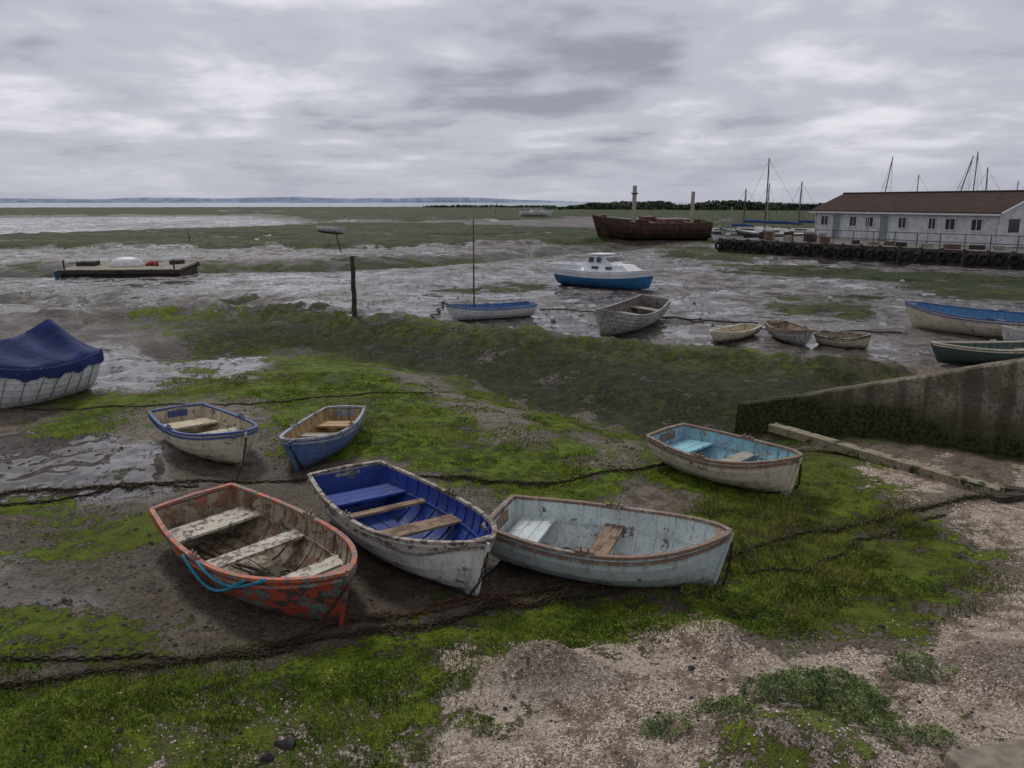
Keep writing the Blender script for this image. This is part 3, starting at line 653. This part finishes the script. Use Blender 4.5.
def post(name,px,py,h,r,mat,lean=0.):
    x,y=S(px,py); z=tz(x,y); mb=MB(); k=9
    mb.tube([(lean*i/k*h+.01*math.sin(i*2.1),.01*math.cos(i*1.7),-.3+(h+.3)*i/k) for i in range(k+1)],[r*(1.1-.25*i/k+.06*math.sin(i*3)) for i in range(k+1)],9)
    o=mb.obj(name,mat,None,50); o.location=(x,y,z)
post("mooring_post",355,321,2.10,.085,dark_wood)
post("marker_pole",342,252,1.7,.05,dark_wood,-.3)
post("marker_pole",190,246,1.0,.04,dark_wood); post("marker_pole",495,215,3.5,.08,dark_wood,.15)
# ------------------------------------------------------------------ quay
A=Vector((17.6,69.)); Bq=Vector((31.,48.9)); dq=(Bq-A).normalized()
Lq=52.; an=math.atan2(dq.y,dq.x)
E=empty("quay",(A.x,A.y,0),(0,0,an))
conc=plain("quay_concrete",(.16,.15,.135),.85,.4,1.5,bump=.02); qd=wood("quay_timber",(.045,.036,.028),(.10,.08,.062))
mb=MB(); mb.box((Lq/2,13,-.05),(Lq,26,2.0),m=0)
mb.box((Lq/2,-.12,.86),(Lq,.24,.26),m=1); mb.box((Lq/2,-.10,.25),(Lq,.2,.2),m=1)
for i in range(36): mb.tube([(.3+i*1.45,-.32,-.6),(.3+i*1.45,-.32,1.08)],.13,7,1)
mb.obj("quay_wall",None,E,mats=[conc,qd])
rub=plain("tyre_rubber",(.018,.018,.02),.75,.3)
mb=MB()
for i in range(58):
    x=.4+i*.86+random.uniform(-.12,.12); torus(mb,(x,-.55,.52+random.uniform(-.16,.12)),.27+random.uniform(-.03,.03),.115,(random.uniform(-.35,.35),1,random.uniform(-.15,.15)))
mb.obj("fender_tyres",rub,E,60)
mb=MB(); 
for i in range(26):
    x=9+i*1.6; mb.tube([(x,.35,.95),(x,.35,2.0)],.035,5)
for zz in(1.45,1.97): mb.tube([(9,.35,zz),(50,.35,zz)],.03,5)
mb.obj("railing",plain("rail_grey",(.10,.10,.10),.6),E)
mb=MB()
for i in range(9): mb.box((2+i*.9,1.2+random.uniform(0,2),1.15+random.uniform(0,.2)),(random.uniform(.3,.8),.6,random.uniform(.3,.9)),random.uniform(0,1),m=i%3)
for i in range(14): mb.box((11+i*1.5+random.uniform(-.4,.4),1.2+random.uniform(0,1.5),1.08),(random.uniform(.3,.9),.5,random.uniform(.2,.4)),random.uniform(0,1),m=i%3)
mb.obj("quay_clutter",None,E,mats=[dark_wood,grey_wood,rt])
# ------------------------------------------------------------------ building
R_=Vector((33.3,56.)); Lf=Vector((27.0,73.)); bl=(R_-Lf).length; an=math.atan2((R_-Lf).y,(R_-Lf).x)
E=empty("clubhouse",(Lf.x,Lf.y,.95),(0,0,an))
m,t,b=newmat("white_weatherboard"); tc=nd(t,'ShaderNodeTexCoord').outputs['Object']
zz=nd(t,'ShaderNodeSeparateXYZ',{0:tc}).outputs['Z']; saw=mth(t,'FRACT',mth(t,'MULTIPLY',zz,6.5))
n1=noise(t,tc,2.,6); n2=noise(t,tc,20.,4)
c=mix(t,mr(t,n1,.4,.6),(.66,.67,.66),(.52,.53,.52)); c=mix(t,mr(t,saw,.0,.12,.5,0),c,(.12,.12,.12)); c=mix(t,mr(t,n2,.52,.65,0,.35),c,(.25,.24,.22))
t.links.new(c.outputs[0],b.inputs['Base Color']); b.inputs['Roughness'].default_value=.6
t.links.new(nd(t,'ShaderNodeBump',{'Height':saw,'Strength':.6,'Distance':.03}).outputs[0],b.inputs['Normal']); wb=m
m,t,b=newmat("roof_felt_tiles"); tc=nd(t,'ShaderNodeTexCoord').outputs['Object']
br=nd(t,'ShaderNodeTexBrick',{'Vector':tc,'Scale':2.,'Color1':(.095,.062,.052),'Color2':(.068,.047,.041),'Mortar':(.02,.014,.012)}); n1=noise(t,tc,.8,6)
t.links.new(mix(t,mr(t,n1,.4,.6,0,.7),br,(.052,.042,.037)).outputs[0],b.inputs['Base Color']); b.inputs['Roughness'].default_value=1; b.inputs['Specular IOR Level'].default_value=.05
rf=m
wd_=6.4; eh=2.36; rh=3.65
mb=MB()
V=[(0,0,0),(bl,0,0),(bl,wd_,0),(0,wd_,0),(0,0,eh),(bl,0,eh),(bl,wd_,eh),(0,wd_,eh),(0,wd_/2,rh),(bl,wd_/2,rh)]
mb.add(V,[(0,1,5,4),(1,2,6,9,5),(2,3,7,6),(3,0,4,8,7),(4,5,9,8),(6,7,8,9)]); mb.obj("walls",wb,E)
mb=MB(); ov=.35; sl=(rh-eh)/(wd_/2)
for s_ in(0,1):
    ye=-ov if s_==0 else wd_+ov; ym=wd_/2; ze=eh-ov*sl
    mb.add([(-ov,ye,ze+.03),(bl+ov,ye,ze+.03),(bl+ov,ym,rh+.03),(-ov,ym,rh+.03),(-ov,ye,ze+.13),(bl+ov,ye,ze+.13),(bl+ov,ym,rh+.13),(-ov,ym,rh+.13)],[(0,1,2,3),(7,6,5,4),(0,4,5,1),(1,5,6,2),(2,6,7,3),(3,7,4,0)])
mb.obj("roof",rf,E)
mb=MB(); mb.tube([(-ov,wd_/2,rh+.16),(bl+ov,wd_/2,rh+.16)],.08,6); mb.obj("ridge",rf,E)
mb=MB(); mb.box((bl/2,-ov-.05,eh-ov*sl-.03),(bl+.7,.09,.12))
for xx in(.1,6.2,12.3,bl-.15): mb.tube([(xx,-.06,0),(xx,-.06,eh-.1)],.045,6)
mb.tube([(bl+ov+.03,-ov,eh-ov*sl+.06),(bl+ov+.03,wd_/2,rh+.06),(bl+ov+.03,wd_+ov,eh-ov*sl+.06)],.08,4)
mb.obj("gutter_and_trim",white_p,E)
mbg=MB(); mbf=MB()
def opening(x,w,z0,z1,door=False):
    mbg.box((x,-.012,(z0+z1)/2),(w,.03,z1-z0),m=1 if door else 0)
    for sx in(-1,1): mbf.box((x+sx*(w/2+.04),-.03,(z0+z1)/2),(.08,.06,z1-z0+.16))
    mbf.box((x,-.032,z1+.04),(w,.064,.08)); mbf.box((x,-.04,z0-.04),(w,.08,.08))
    if not door: mbf.box((x,-.03,(z0+z1)/2),(.05,.05,z1-z0-.01))
for x,w,d in((1.2,.8,0),(2.7,.9,1),(4.6,.7,0),(6.4,.8,0),(8.0,.9,1),(9.8,.7,0),(12.6,.6,0),(14.2,.8,0),(16.4,.8,0)):
    opening(x,w,.06 if d else 1.1,2.02 if d else 1.85,bool(d))
mbg.obj("glazing_and_doors",None,E,mats=[glass,plain("door_grey",(.22,.27,.30),.5)]); mbf.obj("frames",white_p,E)
mb=MB(); mb.box((bl+.02,3.9,1.45),(.03,1.0,.9)); mb.box((bl+.02,1.4,1.45),(.03,1.0,.9)); mb.obj("gable_windows",glass,E)
# ------------------------------------------------------------------ trees on horizon
def leafmass(name,fx,n,size,col,zf):
    V=[];Fc=[]
    for i in range(n):
        x,y,z=fx(); v=Vector(rng.normal(size=3)).normalized(); a=v.orthogonal().normalized(); b_=v.cross(a); s_=size*random.uniform(.5,1.3)
        k=len(V); V+=[(x+a.x*s_,y+a.y*s_,z+a.z*s_),(x+b_.x*s_,y+b_.y*s_,z+b_.z*s_),(x-a.x*s_,y-a.y*s_,z-a.z*s_),(x-b_.x*s_*.7,y-b_.y*s_*.7,z-b_.z*s_*.7)]; Fc.append((k,k+1,k+2,k+3))
    m,t,b=newmat(name+"_leaves"); pos=nd(t,'ShaderNodeNewGeometry').outputs['Position']
    t.links.new(mix(t,mr(t,noise(t,pos,zf,5),.42,.58),col,tuple(c*2.6 for c in col)).outputs[0],b.inputs['Base Color']); b.inputs['Roughness'].default_value=.9; b.inputs['Specular IOR Level'].default_value=.1
    return mk(name,V,Fc,m)
def tf():
    f=random.random(); x=18+f*230; y=430-f*130+random.uniform(-14,14)
    h=(1.2+6.5*float(fbm(np.array([x*.06]),np.array([2.]),4,6)[0])**1.3)*min(1,f*8+.15)
    q=random.random()**.7; return x,y,h*q
leafmass("treeline",tf,9000,.9,(.028,.040,.024),.08)
def tf2():
    f=random.random(); x=-60+f*90; y=560+random.uniform(-6,6); return x,y,random.random()*(1.+1.6*float(fbm(np.array([x*.07]),np.array([9.]),3,6)[0]))
leafmass("distant_scrub",tf2,1500,.7,(.035,.045,.03),.08)
# ------------------------------------------------------------------ concrete wall (wedge)
m,t,b=newmat("slipway_concrete"); pos=nd(t,'ShaderNodeNewGeometry').outputs['Position']
n1=noise(t,pos,1.6,8,.65); n2=noise(t,pos,18.,6,.65); mp=nd(t,'ShaderNodeMapping',{'Vector':pos,'Scale':(5,5,.5)}); n3=noise(t,mp,1.,5)
c=mix(t,mr(t,n1,.4,.6),(.14,.115,.082),(.29,.25,.19)); c=mix(t,mr(t,n2,.48,.62,0,.7),c,(.065,.052,.037)); c=mix(t,mr(t,n3,.46,.60,0,.7),c,(.07,.054,.037))
z=nd(t,'ShaderNodeSeparateXYZ',{0:pos}).outputs['Z']; zz=mth(t,'ADD',z,mth(t,'MULTIPLY',mth(t,'SUBTRACT',n1,.5),-1.6))
c=mix(t,mr(t,zz,.30,.85,1,0),c,mix(t,mr(t,n2,.42,.58),(.014,.015,.008),(.046,.060,.016)))
t.links.new(c.outputs[0],b.inputs['Base Color']); b.inputs['Roughness'].default_value=.9; b.inputs['Specular IOR Level'].default_value=.2
t.links.new(nd(t,'ShaderNodeBump',{'Height':mth(t,'ADD',n2,n1),'Strength':.8,'Distance':.05}).outputs[0],b.inputs['Normal']); cw=m
p0=Vector(S(742,412)); p1=Vector(S(1024,462)); d=(p1-p0).normalized(); nn=Vector((-d.y,d.x)); 
if nn.y<0: nn=-nn
V=[];Fc=[];N=60; Lw=(p1-p0).length
for i in range(N+1):
    s_=-.1+(Lw+4.5)*i/N; p=p0+d*s_; h=.14+max(0,s_)*(1.66-.14)/Lw; h=min(h,2.3)
    j=.03*float(fbm(np.array([s_*3.]),np.array([0.]),3,2)[0])
    w=.34
    q=p+nn*w
    V+=[(p.x-.10*nn.x,p.y-.10*nn.y,-.8),(p.x,p.y,h-.03+j),(p.x+.03*nn.x,p.y+.03*nn.y,h+j),(q.x,q.y,h+j),(q.x,q.y,-.8)]
for i in range(N):
    for k in range(4): Fc.append((i*5+k,(i+1)*5+k,(i+1)*5+k+1,i*5+k+1))
Fc+=[(0,1,2,3,4),tuple(N*5+k for k in (4,3,2,1,0))]
mk("concrete_wall",V,Fc,cw)
# timber baulk
a=S(772,430); b2=S(1000,497); mb=MB(); n=14
zz_=[tz(a[0]+(b2[0]-a[0])*i/n,a[1]+(b2[1]-a[1])*i/n) for i in range(n+1)]
z0_=max(zz_[0],0)+.03; z1_=zz_[-1]+.03
pts=[(a[0]+(b2[0]-a[0])*i/n,a[1]+(b2[1]-a[1])*i/n,max(zz_[i]+.045,z0_+(z1_-z0_)*i/n+.03)) for i in range(n+1)]
mb.rect(pts,.21,.13); mb.obj("timber_baulk",wood("sun_bleached_baulk",(.17,.135,.09),(.32,.27,.19),moss=.1),None)
mb=MB(); e_=pts[-1]; g_=tz(e_[0],e_[1]); mb.box((e_[0]+.02,e_[1]-.16,g_+.05),(.5,.16,.1),.3); mb.box((e_[0]+.3,e_[1]+.1,g_+.05),(.35,.16,.08),-.5); mb.obj("driftwood",dark_wood,None)
# bottom-right kerb
mb=MB(); q=S(1010,775); mb.box((q[0]+1.05,q[1]-.28,tz(*q)+.02),(3.2,.9,.34),.22); o=mb.obj("concrete_kerb",plain("kerb_concrete",(.26,.22,.17),.9,.35,6,bump=.01),None)
bv=o.modifiers.new("b",'BEVEL'); bv.width=.02; bv.segments=2
# ------------------------------------------------------------------ chains & ropes
def densify(pts,st):
    out=[pts[0]]
    for p,q in zip(pts[:-1],pts[1:]):
        p=Vector(p);q=Vector(q);n=max(1,int((q-p).length/st))
        for i in range(1,n+1): out.append(tuple(p.lerp(q,i/n)))
    return out
def ground_path(px,dz=.02,wob=.05,st=.07,sd=0):
    pts=[(*S(*p),0) for p in px]; d=densify(pts,.25); o=[]
    for i,(x,y,z) in enumerate(d):
        wx_=wob*2*(float(vn(np.array([i*.7]),np.array([sd*1.]),3)[0])-.5); wy_=wob*2*(float(vn(np.array([i*.7]),np.array([5.+sd]),4)[0])-.5)
        o.append((x+wx_,y+wy_,0))
    o=densify(o,st); xs=np.array([p[0] for p in o]); ys=np.array([p[1] for p in o]); zs=terrain(xs,ys)
    return [(a,b,c+dz) for a,b,c in zip(xs,ys,zs)]
def chain(name,pts,ln=.085,wd=.05,r=.010,mat=rust):
    pts=densify(pts,ln*.72) if len(pts)<60 else pts
    P_=[Vector(p) for p in pts]; acc=[P_[0]]; 
    for p in P_[1:]:
        while (p-acc[-1]).length>=ln*.74: acc.append(acc[-1]+(p-acc[-1]).normalized()*ln*.74)
    mb=MB(); n,k=8,4
    for i in range(len(acc)-1):
        d=(acc[i+1]-acc[i]).normalized(); c=(acc[i]+acc[i+1])/2
        s1=d.cross(Vector((0,0,1))); s1=s1.normalized() if s1.length>.05 else Vector((1,0,0)); s2=d.cross(s1)
        rr=(.7 if i%2 else -.7)+random.uniform(-.3,.3); s_=s1*math.cos(rr)+s2*math.sin(rr); nn_=d.cross(s_)
        V=[]
        for a in range(n):
            th=2*math.pi*a/n; cc=c+d*math.cos(th)*(ln/2-r)+s_*math.sin(th)*(wd/2-r); od=(d*math.cos(th)+s_*math.sin(th))
            for b_ in range(k):
                ph=2*math.pi*b_/k; V.append(cc+od*math.cos(ph)*r+nn_*math.sin(ph)*r)
        mb.add(V,[(a*k+b_,((a+1)%n)*k+b_,((a+1)%n)*k+(b_+1)%k,a*k+(b_+1)%k) for a in range(n) for b_ in range(k)])
    return mb.obj(name,mat,None,60)
BIG=dict(ln=.105,wd=.062,r=.0125)
CH1=ground_path([(-60,694),(60,684),(180,664),(270,646),(340,640),(420,628),(520,612),(600,598),(660,590),(730,580)],.025,.06)
CH2=ground_path([(230,655),(330,632),(430,612),(500,603),(560,590),(600,588)],.025,.10,sd=3)
chain("mooring_chain",CH1,mat=mudchain,**BIG)
chain("mooring_chain",CH2,mat=rust,**BIG)
chain("mooring_chain",ground_path([(440,607),(500,597),(520,610),(570,592)],.03,.12,sd=8),mat=rust,**BIG)
chain("mooring_chain",ground_path([(-60,665),(90,658),(200,662),(300,650)],.02,.08,sd=5),mat=mudchain,**BIG)
CH3=ground_path([(730,560),(800,538),(880,520),(950,506),(1000,496)],.02,.05)
chain("mooring_chain",CH3,mat=mudchain,**BIG)
chain("mooring_chain",ground_path([(740,572),(800,575),(860,540),(940,515)],.01,.1,sd=4),mat=mudchain,**BIG)
CH4=ground_path([(-60,500),(60,490),(160,486),(300,482),(420,478),(560,482),(640,470),(680,462)],.015,.08)
chain("mooring_chain",CH4,ln=.11,wd=.06,r=.013,mat=mudchain)
chain("mooring_chain",ground_path([(-60,512),(60,500),(120,486),(200,488)],.01,.12,sd=2),ln=.11,wd=.06,r=.013,mat=mudchain)
chain("mooring_chain",ground_path([(-40,412),(100,408),(260,404),(380,392),(440,388)],.01,.1),ln=.14,wd=.06,r=.012,mat=mudchain)
chain("mooring_chain",ground_path([(480,540),(500,560),(470,600)],.03,.08,sd=6),mat=mudchain)
def rope(name,pts,r,mat): mb=MB(); mb.tube(pts,r,6); return mb.obj(name,mat,None,60)
for bi,tgt in((bC,(292,640)),(bD,(466,606)),(bE,(722,590)),(bA,(236,484)),(bB,(306,470)),(bF,(795,492))):
    p=loc(bi,bi['L']+.02,0,bi['zbw']*.86); g=S(*tgt); g=(g[0],g[1],tz(*g)+.02)
    far_=bi in(bA,bB,bF)
    chain("bow_chain",[p,((p[0]+g[0])/2+.02,(p[1]+g[1])/2,(p[2]*.45+g[2]*.55)-.05),g],ln=.08 if not far_ else .07,wd=.045,r=.009 if not far_ else .01,mat=mudchain)
a=[loc(bD,bD['L']*(1-.03-.33*i/16),-(bD['B'](1-.03-.33*i/16)+.03),bD['ZS'](1-.03-.33*i/16)-.02-.10*math.sin(i/16*math.pi)) for i in range(17)]
chain("draped_chain",a,ln=.07,wd=.042,r=.009,mat=plain("galvanised_chain",(.2,.18,.15),.7,.4,20))
def side(bi,t0,t1,s_,zo,sag,n=18,out=.035):
    o=[]
    for i in range(n+1):
        t_=t0+(t1-t0)*i/n; o.append(loc(bi,bi['sec'](t_,1)[0],s_*(bi['B'](t_)+out),bi['ZS'](t_)+zo-sag*math.sin(i/n*math.pi)))
    return o
mb=MB(); mb.tube(side(bC,.40,.74,-1,.0,.2),.017,6); mb.tube(side(bC,.50,.82,-1,.03,.12),.016,6)
mb.tube([loc(bC,bC['L']*.80,-bC['B'](.80)-.03,bC['ZS'](.8)+.03),loc(bC,bC['L']*.79,-bC['B'](.79)*.5,bC['ZS'](.8)*.8),loc(bC,bC['L']*.76,-.1,bC['ZS'](.8)*.72)],.014,6)
mb.obj("mooring_rope",rope_m,None,60)
for P0,P1 in (((545,308),(600,313)),((656,318),(700,324)),((430,322),(446,303)),((750,330),(905,335)),((620,318),(760,325))):
    rope("mooring_rope",ground_path([P0,P1],.04,.2,.3),.022,mudchain)
# ------------------------------------------------------------------ stones, debris
def rocks(name,lst,mat):
    mb=MB()
    for (px,py,s_) in lst:
        x,y=S(px,py); z=tz(x,y); n,k=8,6; V=[]
        ph=random.random()*6
        for i in range(k+1):
            a=math.pi*i/k
            for j in range(n):
                b_=2*math.pi*j/n; r=s_*(1+.3*math.sin(3*b_+ph+i)+random.uniform(-.12,.12)); V.append((x+r*math.sin(a)*math.cos(b_),y+r*.8*math.sin(a)*math.sin(b_),z+s_*.1+r*.6*math.cos(a)))
        mb.add(V,[(i*n+j,i*n+(j+1)%n,(i+1)*n+(j+1)%n,(i+1)*n+j) for i in range(k) for j in range(n)])
    return mb.obj(name,mat,None,50)
stone=plain("dark_stone",(.055,.052,.050),.8,.4,12,bump=.01)
rocks("stones",[(287,746,.075),(268,758,.055),(232,703,.025),(560,640,.025),(120,735,.03),(880,640,.03),(690,690,.03),(960,560,.03)]+[(random.uniform(0,1000),random.uniform(505,768),random.uniform(.008,.02)) for _ in range(260)],stone)
rocks("mud_clods",[(random.uniform(-50,500),random.uniform(400,660),random.uniform(.012,.03)) for _ in range(420)]+[(random.uniform(300,1100),random.uniform(285,335),random.uniform(.03,.06)) for _ in range(90)],plain("clod_mud",(.09,.075,.058),.6,.4,9))
mb=MB()
for px,py in((830,302),(553,322),(902,284),(680,262)):
    x,y=S(px,py); z=tz(x,y)+.08; mb.tube([(x-.02,y,z-.10),(x,y,z-.07),(x,y,z),(x,y,z+.07),(x,y,z+.10)],[.04,.09,.12,.09,.03],10)
mb.obj("mooring_buoys",plain("buoy_white",(.4,.4,.38),.6),None,60)
def in_shell(x,y):
    return np.maximum(poly_m(SHELL[0],x,y,.04),.5*poly_m(SHELL2,x,y,.06))
N=90000; px_=rng.uniform(-4,9,N); py_=rng.uniform(4.2,11.5,N); w=in_shell(px_,py_)*(1.25*fbm(px_*1.3,py_*1.3,3,77))
dns=np.clip(8/np.hypot(px_,py_),0,1)**1.5
k=rng.random(N)<w*dns; X=px_[k];Y=py_[k];Z=terrain(X,Y); V=[];Fc=[]
for x,y,z in zip(X,Y,Z):
    s_=.004+.012*random.random()**2.4; th=random.uniform(0,6.28); c_,q_=math.cos(th)*s_,math.sin(th)*s_; o=len(V); h=s_*random.uniform(.4,1.1)
    V+=[(x+c_,y+q_,z),(x-q_*.8,y+c_*.8,z+.002),(x-c_,y-q_,z),(x+q_*.8,y-c_*.8,z+.002),(x+c_*.2,y-q_*.2,z+h)]
    Fc+=[(o,o+1,o+4),(o+1,o+2,o+4),(o+2,o+3,o+4),(o+3,o,o+4)]
m,t,b=newmat("shell_fragments"); pos=nd(t,'ShaderNodeNewGeometry').outputs['Position']
wn=nd(t,'ShaderNodeTexWhiteNoise',{'Vector':nd(t,'ShaderNodeVectorMath',{0:pos,1:(.03,.03,.3)},operation='SNAP')})
cr=nd(t,'ShaderNodeValToRGB',{0:wn.outputs[0]}); e=cr.color_ramp.elements; e[0].color=(.06,.045,.035,1); e[1].color=(.78,.72,.62,1); q=e.new(.45); q.color=(.31,.225,.165,1); q=e.new(.75); q.color=(.54,.45,.36,1)
t.links.new(cr.outputs[0],b.inputs['Base Color']); b.inputs['Roughness'].default_value=.7
mk("shells",V,Fc,m)
def grassmat(name,c1,c2,sc=2.,dk=.4):
    m,t,b=newmat(name); pos=nd(t,'ShaderNodeNewGeometry').outputs['Position']
    n1=noise(t,pos,sc,5); n2=noise(t,pos,60.,2)
    c=mix(t,mr(t,n1,.42,.58),c1,c2); c=mix(t,mr(t,n2,.4,.65,0,dk),c,tuple(x*.4 for x in c1))
    t.links.new(c.outputs[0],b.inputs['Base Color']); b.inputs['Roughness'].default_value=.85; b.inputs['Specular IOR Level'].default_value=.12
    return m
def blades(name,N,box,maskf,hr,mat,wd=.004):
    X=rng.uniform(box[0],box[1],N); Y=rng.uniform(box[2],box[3],N); k=rng.random(N)<maskf(X,Y); X=X[k];Y=Y[k];Z=terrain(X,Y); n=len(X)
    th=rng.uniform(0,6.28,n); h=rng.uniform(hr[0],hr[1],n)*(.5+fbm(X*3,Y*3,3,61)); le=rng.uniform(.2,1.0,n)*h; ph=rng.uniform(0,6.28,n); w=wd*rng.uniform(.7,1.5,n)
    P0=np.stack([X-np.cos(th)*w,Y-np.sin(th)*w,Z-.005],-1);P1=np.stack([X+np.cos(th)*w,Y+np.sin(th)*w,Z-.005],-1)
    mxp=np.stack([X+np.cos(ph)*le*.4,Y+np.sin(ph)*le*.4,Z+h*.65],-1); dx=np.stack([np.cos(th)*w*.7,np.sin(th)*w*.7,0*w],-1)
    T=np.stack([X+np.cos(ph)*le,Y+np.sin(ph)*le,Z+h],-1)
    V=np.stack([P0,P1,mxp+dx,mxp-dx,T],1).reshape(-1,3); b_=np.arange(n)*5
    Fc=[]
    for q in b_: Fc+=[(q,q+1,q+2,q+3),(q+3,q+2,q+4)]
    return mk(name,V.tolist(),Fc,mat)
FG=MOSS[1][0]; RB=MOSS[2][0]; MF=MOSS[0][0]
blades("short_grass",130000,(-8,4,4.3,8.2),lambda x,y: poly_m(FG,x,y,.05)*np.clip((fbm(x*1.6,y*1.6,4,91)-.44)*6,0,1),(.012,.05),grassmat("grass_green",(.075,.12,.016),(.20,.26,.04)))
blades("coarse_grass",85000,(1,9,5.5,10.5),lambda x,y: poly_m(RB,x,y,.05)*np.clip((fbm(x*1.4,y*1.4,4,95)-.44)*6,0,1),(.02,.085),grassmat("grass_straw",(.095,.12,.024),(.25,.24,.065)))
blades("algae_tufts",120000,(-8,7,8.5,19),lambda x,y: poly_m(MF,x,y,.03)*np.clip((fbm(x*2.2,y*2.2,4,99)-.47)*7,0,1),(.008,.028),grassmat("algae_green",(.08,.13,.010),(.25,.32,.03),dk=.25),wd=.010)
def bush(name,lst,mat,sz=.011):
    V=[];Fc=[]
    for px,py,R,hh,n in lst:
        cx,cy=S(px,py)
        for i in range(n):
            a=random.uniform(0,6.28); rr=R*math.sqrt(random.random()); rr*=.55+.8*float(vn(np.array([math.cos(a)*2.5+cx*9]),np.array([math.sin(a)*2.5+cy*9]),12)[0]); x=cx+rr*math.cos(a)*1.25; y=cy+rr*math.sin(a)*.85
            lump=.25+1.3*float(vn(np.array([x*9.]),np.array([y*9.]),7)[0])
            if lump<.62: continue
            z=hh*lump*max(0,1-(rr/R)**2)**.5*random.random()**.45
            s_=sz*random.uniform(.5,1.3); v=Vector((random.gauss(0,1),random.gauss(0,1),random.gauss(.6,.8))).normalized(); d=v.orthogonal().normalized(); d=Matrix.Rotation(random.uniform(0,6.28),3,v)@d; e_=v.cross(d)
            V.append((x,y,z,d,e_,s_))
    xs=np.array([v[0] for v in V]); ys=np.array([v[1] for v in V]); zt=terrain(xs,ys); VV=[]
    for (x,y,z,d,e_,s_),g in zip(V,zt):
        c_=Vector((x,y,g+z)); o=len(VV); VV+=[c_-d*s_*1.6,c_+e_*s_*.55,c_+d*s_*1.6,c_-e_*s_*.55]; Fc.append((o,o+1,o+2,o+3))
    return mk(name,VV,Fc,mat)
bush("saltmarsh_plants",[(790,715,.30,.18,3200),(850,728,.26,.16,2400),(725,742,.22,.12,1500),(915,692,.24,.12,1400),(835,700,.2,.10,1000),(665,755,.16,.08,700),(880,755,.22,.12,1000),(930,760,.15,.09,500)],grassmat("plant_grey_green",(.11,.16,.06),(.26,.31,.12),5.))
bush("weed_tufts",[(232,718,.14,.08,500),(560,650,.25,.05,800),(640,640,.3,.06,1000),(450,700,.2,.06,700),(170,700,.22,.05,700),(220,760,.25,.08,900),(60,720,.3,.06,900),(330,690,.3,.06,1000),(480,745,.16,.06,500),(400,760,.2,.06,600),(740,610,.35,.10,1600),(820,600,.4,.10,1800),(900,590,.35,.09,1400),(780,635,.35,.08,1400),(860,560,.3,.06,900),(700,600,.25,.07,900)],grassmat("weed_green",(.07,.11,.016),(.18,.22,.04),4.))
def wrack(name,paths,mat):
    V=[];Fc=[]
    for P_,n,sp_,sz in paths:
        for i in range(n):
            p=P_[random.randrange(len(P_))]
            if float(vn(np.array([p[0]*2.3]),np.array([p[1]*2.3]),33)[0])<.45: continue
            x=p[0]+random.gauss(0,sp_); y=p[1]+random.gauss(0,sp_*.7); s_=sz*random.uniform(.5,1.6); a=random.uniform(0,6.28); c_,q_=math.cos(a)*s_,math.sin(a)*s_; z=p[2]+random.uniform(-.02,.015)
            o=len(V); V+=[(x-c_,y-q_,z),(x-q_*.25,y+c_*.25,z+.008),(x+c_,y+q_,z+random.uniform(-.005,.02)),(x+q_*.25,y-c_*.25,z+.004)]; Fc.append((o,o+1,o+2,o+3))
    return mk(name,V,Fc,mat)
wrack("seaweed_wrack",[(CH1,3500,.07,.022),(CH2,1800,.08,.022),(CH3,1800,.07,.025),(CH4,3200,.07,.03)],grassmat("wrack_brown",(.030,.026,.013),(.075,.06,.028),5.))
# ------------------------------------------------------------------ world + sun
w=bpy.data.worlds.new("World"); scene.world=w; w.use_nodes=True; t=w.node_tree; bg_=t.nodes['Background']; out=t.nodes['World Output']
EL,AZ=math.radians(50),math.radians(-28)
sky=nd(t,'ShaderNodeTexSky',sky_type='NISHITA',sun_disc=False,sun_elevation=EL,sun_rotation=AZ)
t.links.new(sky.outputs[0],bg_.inputs[0]); bg_.inputs[1].default_value=.06
g=nd(t,'ShaderNodeTexCoord').outputs['Generated']; s=nd(t,'ShaderNodeSeparateXYZ',{0:g})
zc=mth(t,'ADD',mth(t,'MAXIMUM',s.outputs[2],0.),.15)
cv=nd(t,'ShaderNodeCombineXYZ',{0:mth(t,'DIVIDE',s.outputs[0],zc),1:mth(t,'DIVIDE',s.outputs[1],zc),2:.9})
c1=noise(t,cv,.75,5,.5,.2); c2=noise(t,nd(t,'ShaderNodeVectorMath',{0:cv,1:(5.3,2.2,1.)},operation='ADD'),2.3,6,.52,.2)
cc=mth(t,'ADD',mth(t,'MULTIPLY',c1,.58),mth(t,'MULTIPLY',c2,.42))
cr=nd(t,'ShaderNodeValToRGB',{0:cc}); e=cr.color_ramp.elements
cr.color_ramp.interpolation='EASE'
e[0].position=.37; e[0].color=(.28,.29,.35,1); e[1].position=.64; e[1].color=(.73,.725,.78,1); q=e.new(.50); q.color=(.47,.475,.54,1)
hz=mr(t,s.outputs[2],.0,.09,1,0)
ccol=mix(t,mth(t,'MULTIPLY',hz,.75),cr,(.42,.44,.52))
b2_=nd(t,'ShaderNodeBackground',{0:ccol,1:1.12})
ms=nd(t,'ShaderNodeMixShader',{0:.92}); t.links.new(bg_.outputs[0],ms.inputs[1]); t.links.new(b2_.outputs[0],ms.inputs[2]); t.links.new(ms.outputs[0],out.inputs[0])
sl=bpy.data.lights.new("sun",'SUN'); sl.energy=1.5; sl.angle=math.radians(10); sl.color=(1,.97,.91)
so=bpy.data.objects.new("sun",sl); scene.collection.objects.link(so)
dv=Vector((math.sin(AZ)*math.cos(EL),math.cos(AZ)*math.cos(EL),math.sin(EL))); so.rotation_euler=dv.to_track_quat('Z','Y').to_euler(); so.location=(0,0,30)
scene.view_settings.view_transform='Standard'; scene.view_settings.look='None'; scene.view_settings.exposure=0; scene.view_settings.gamma=1
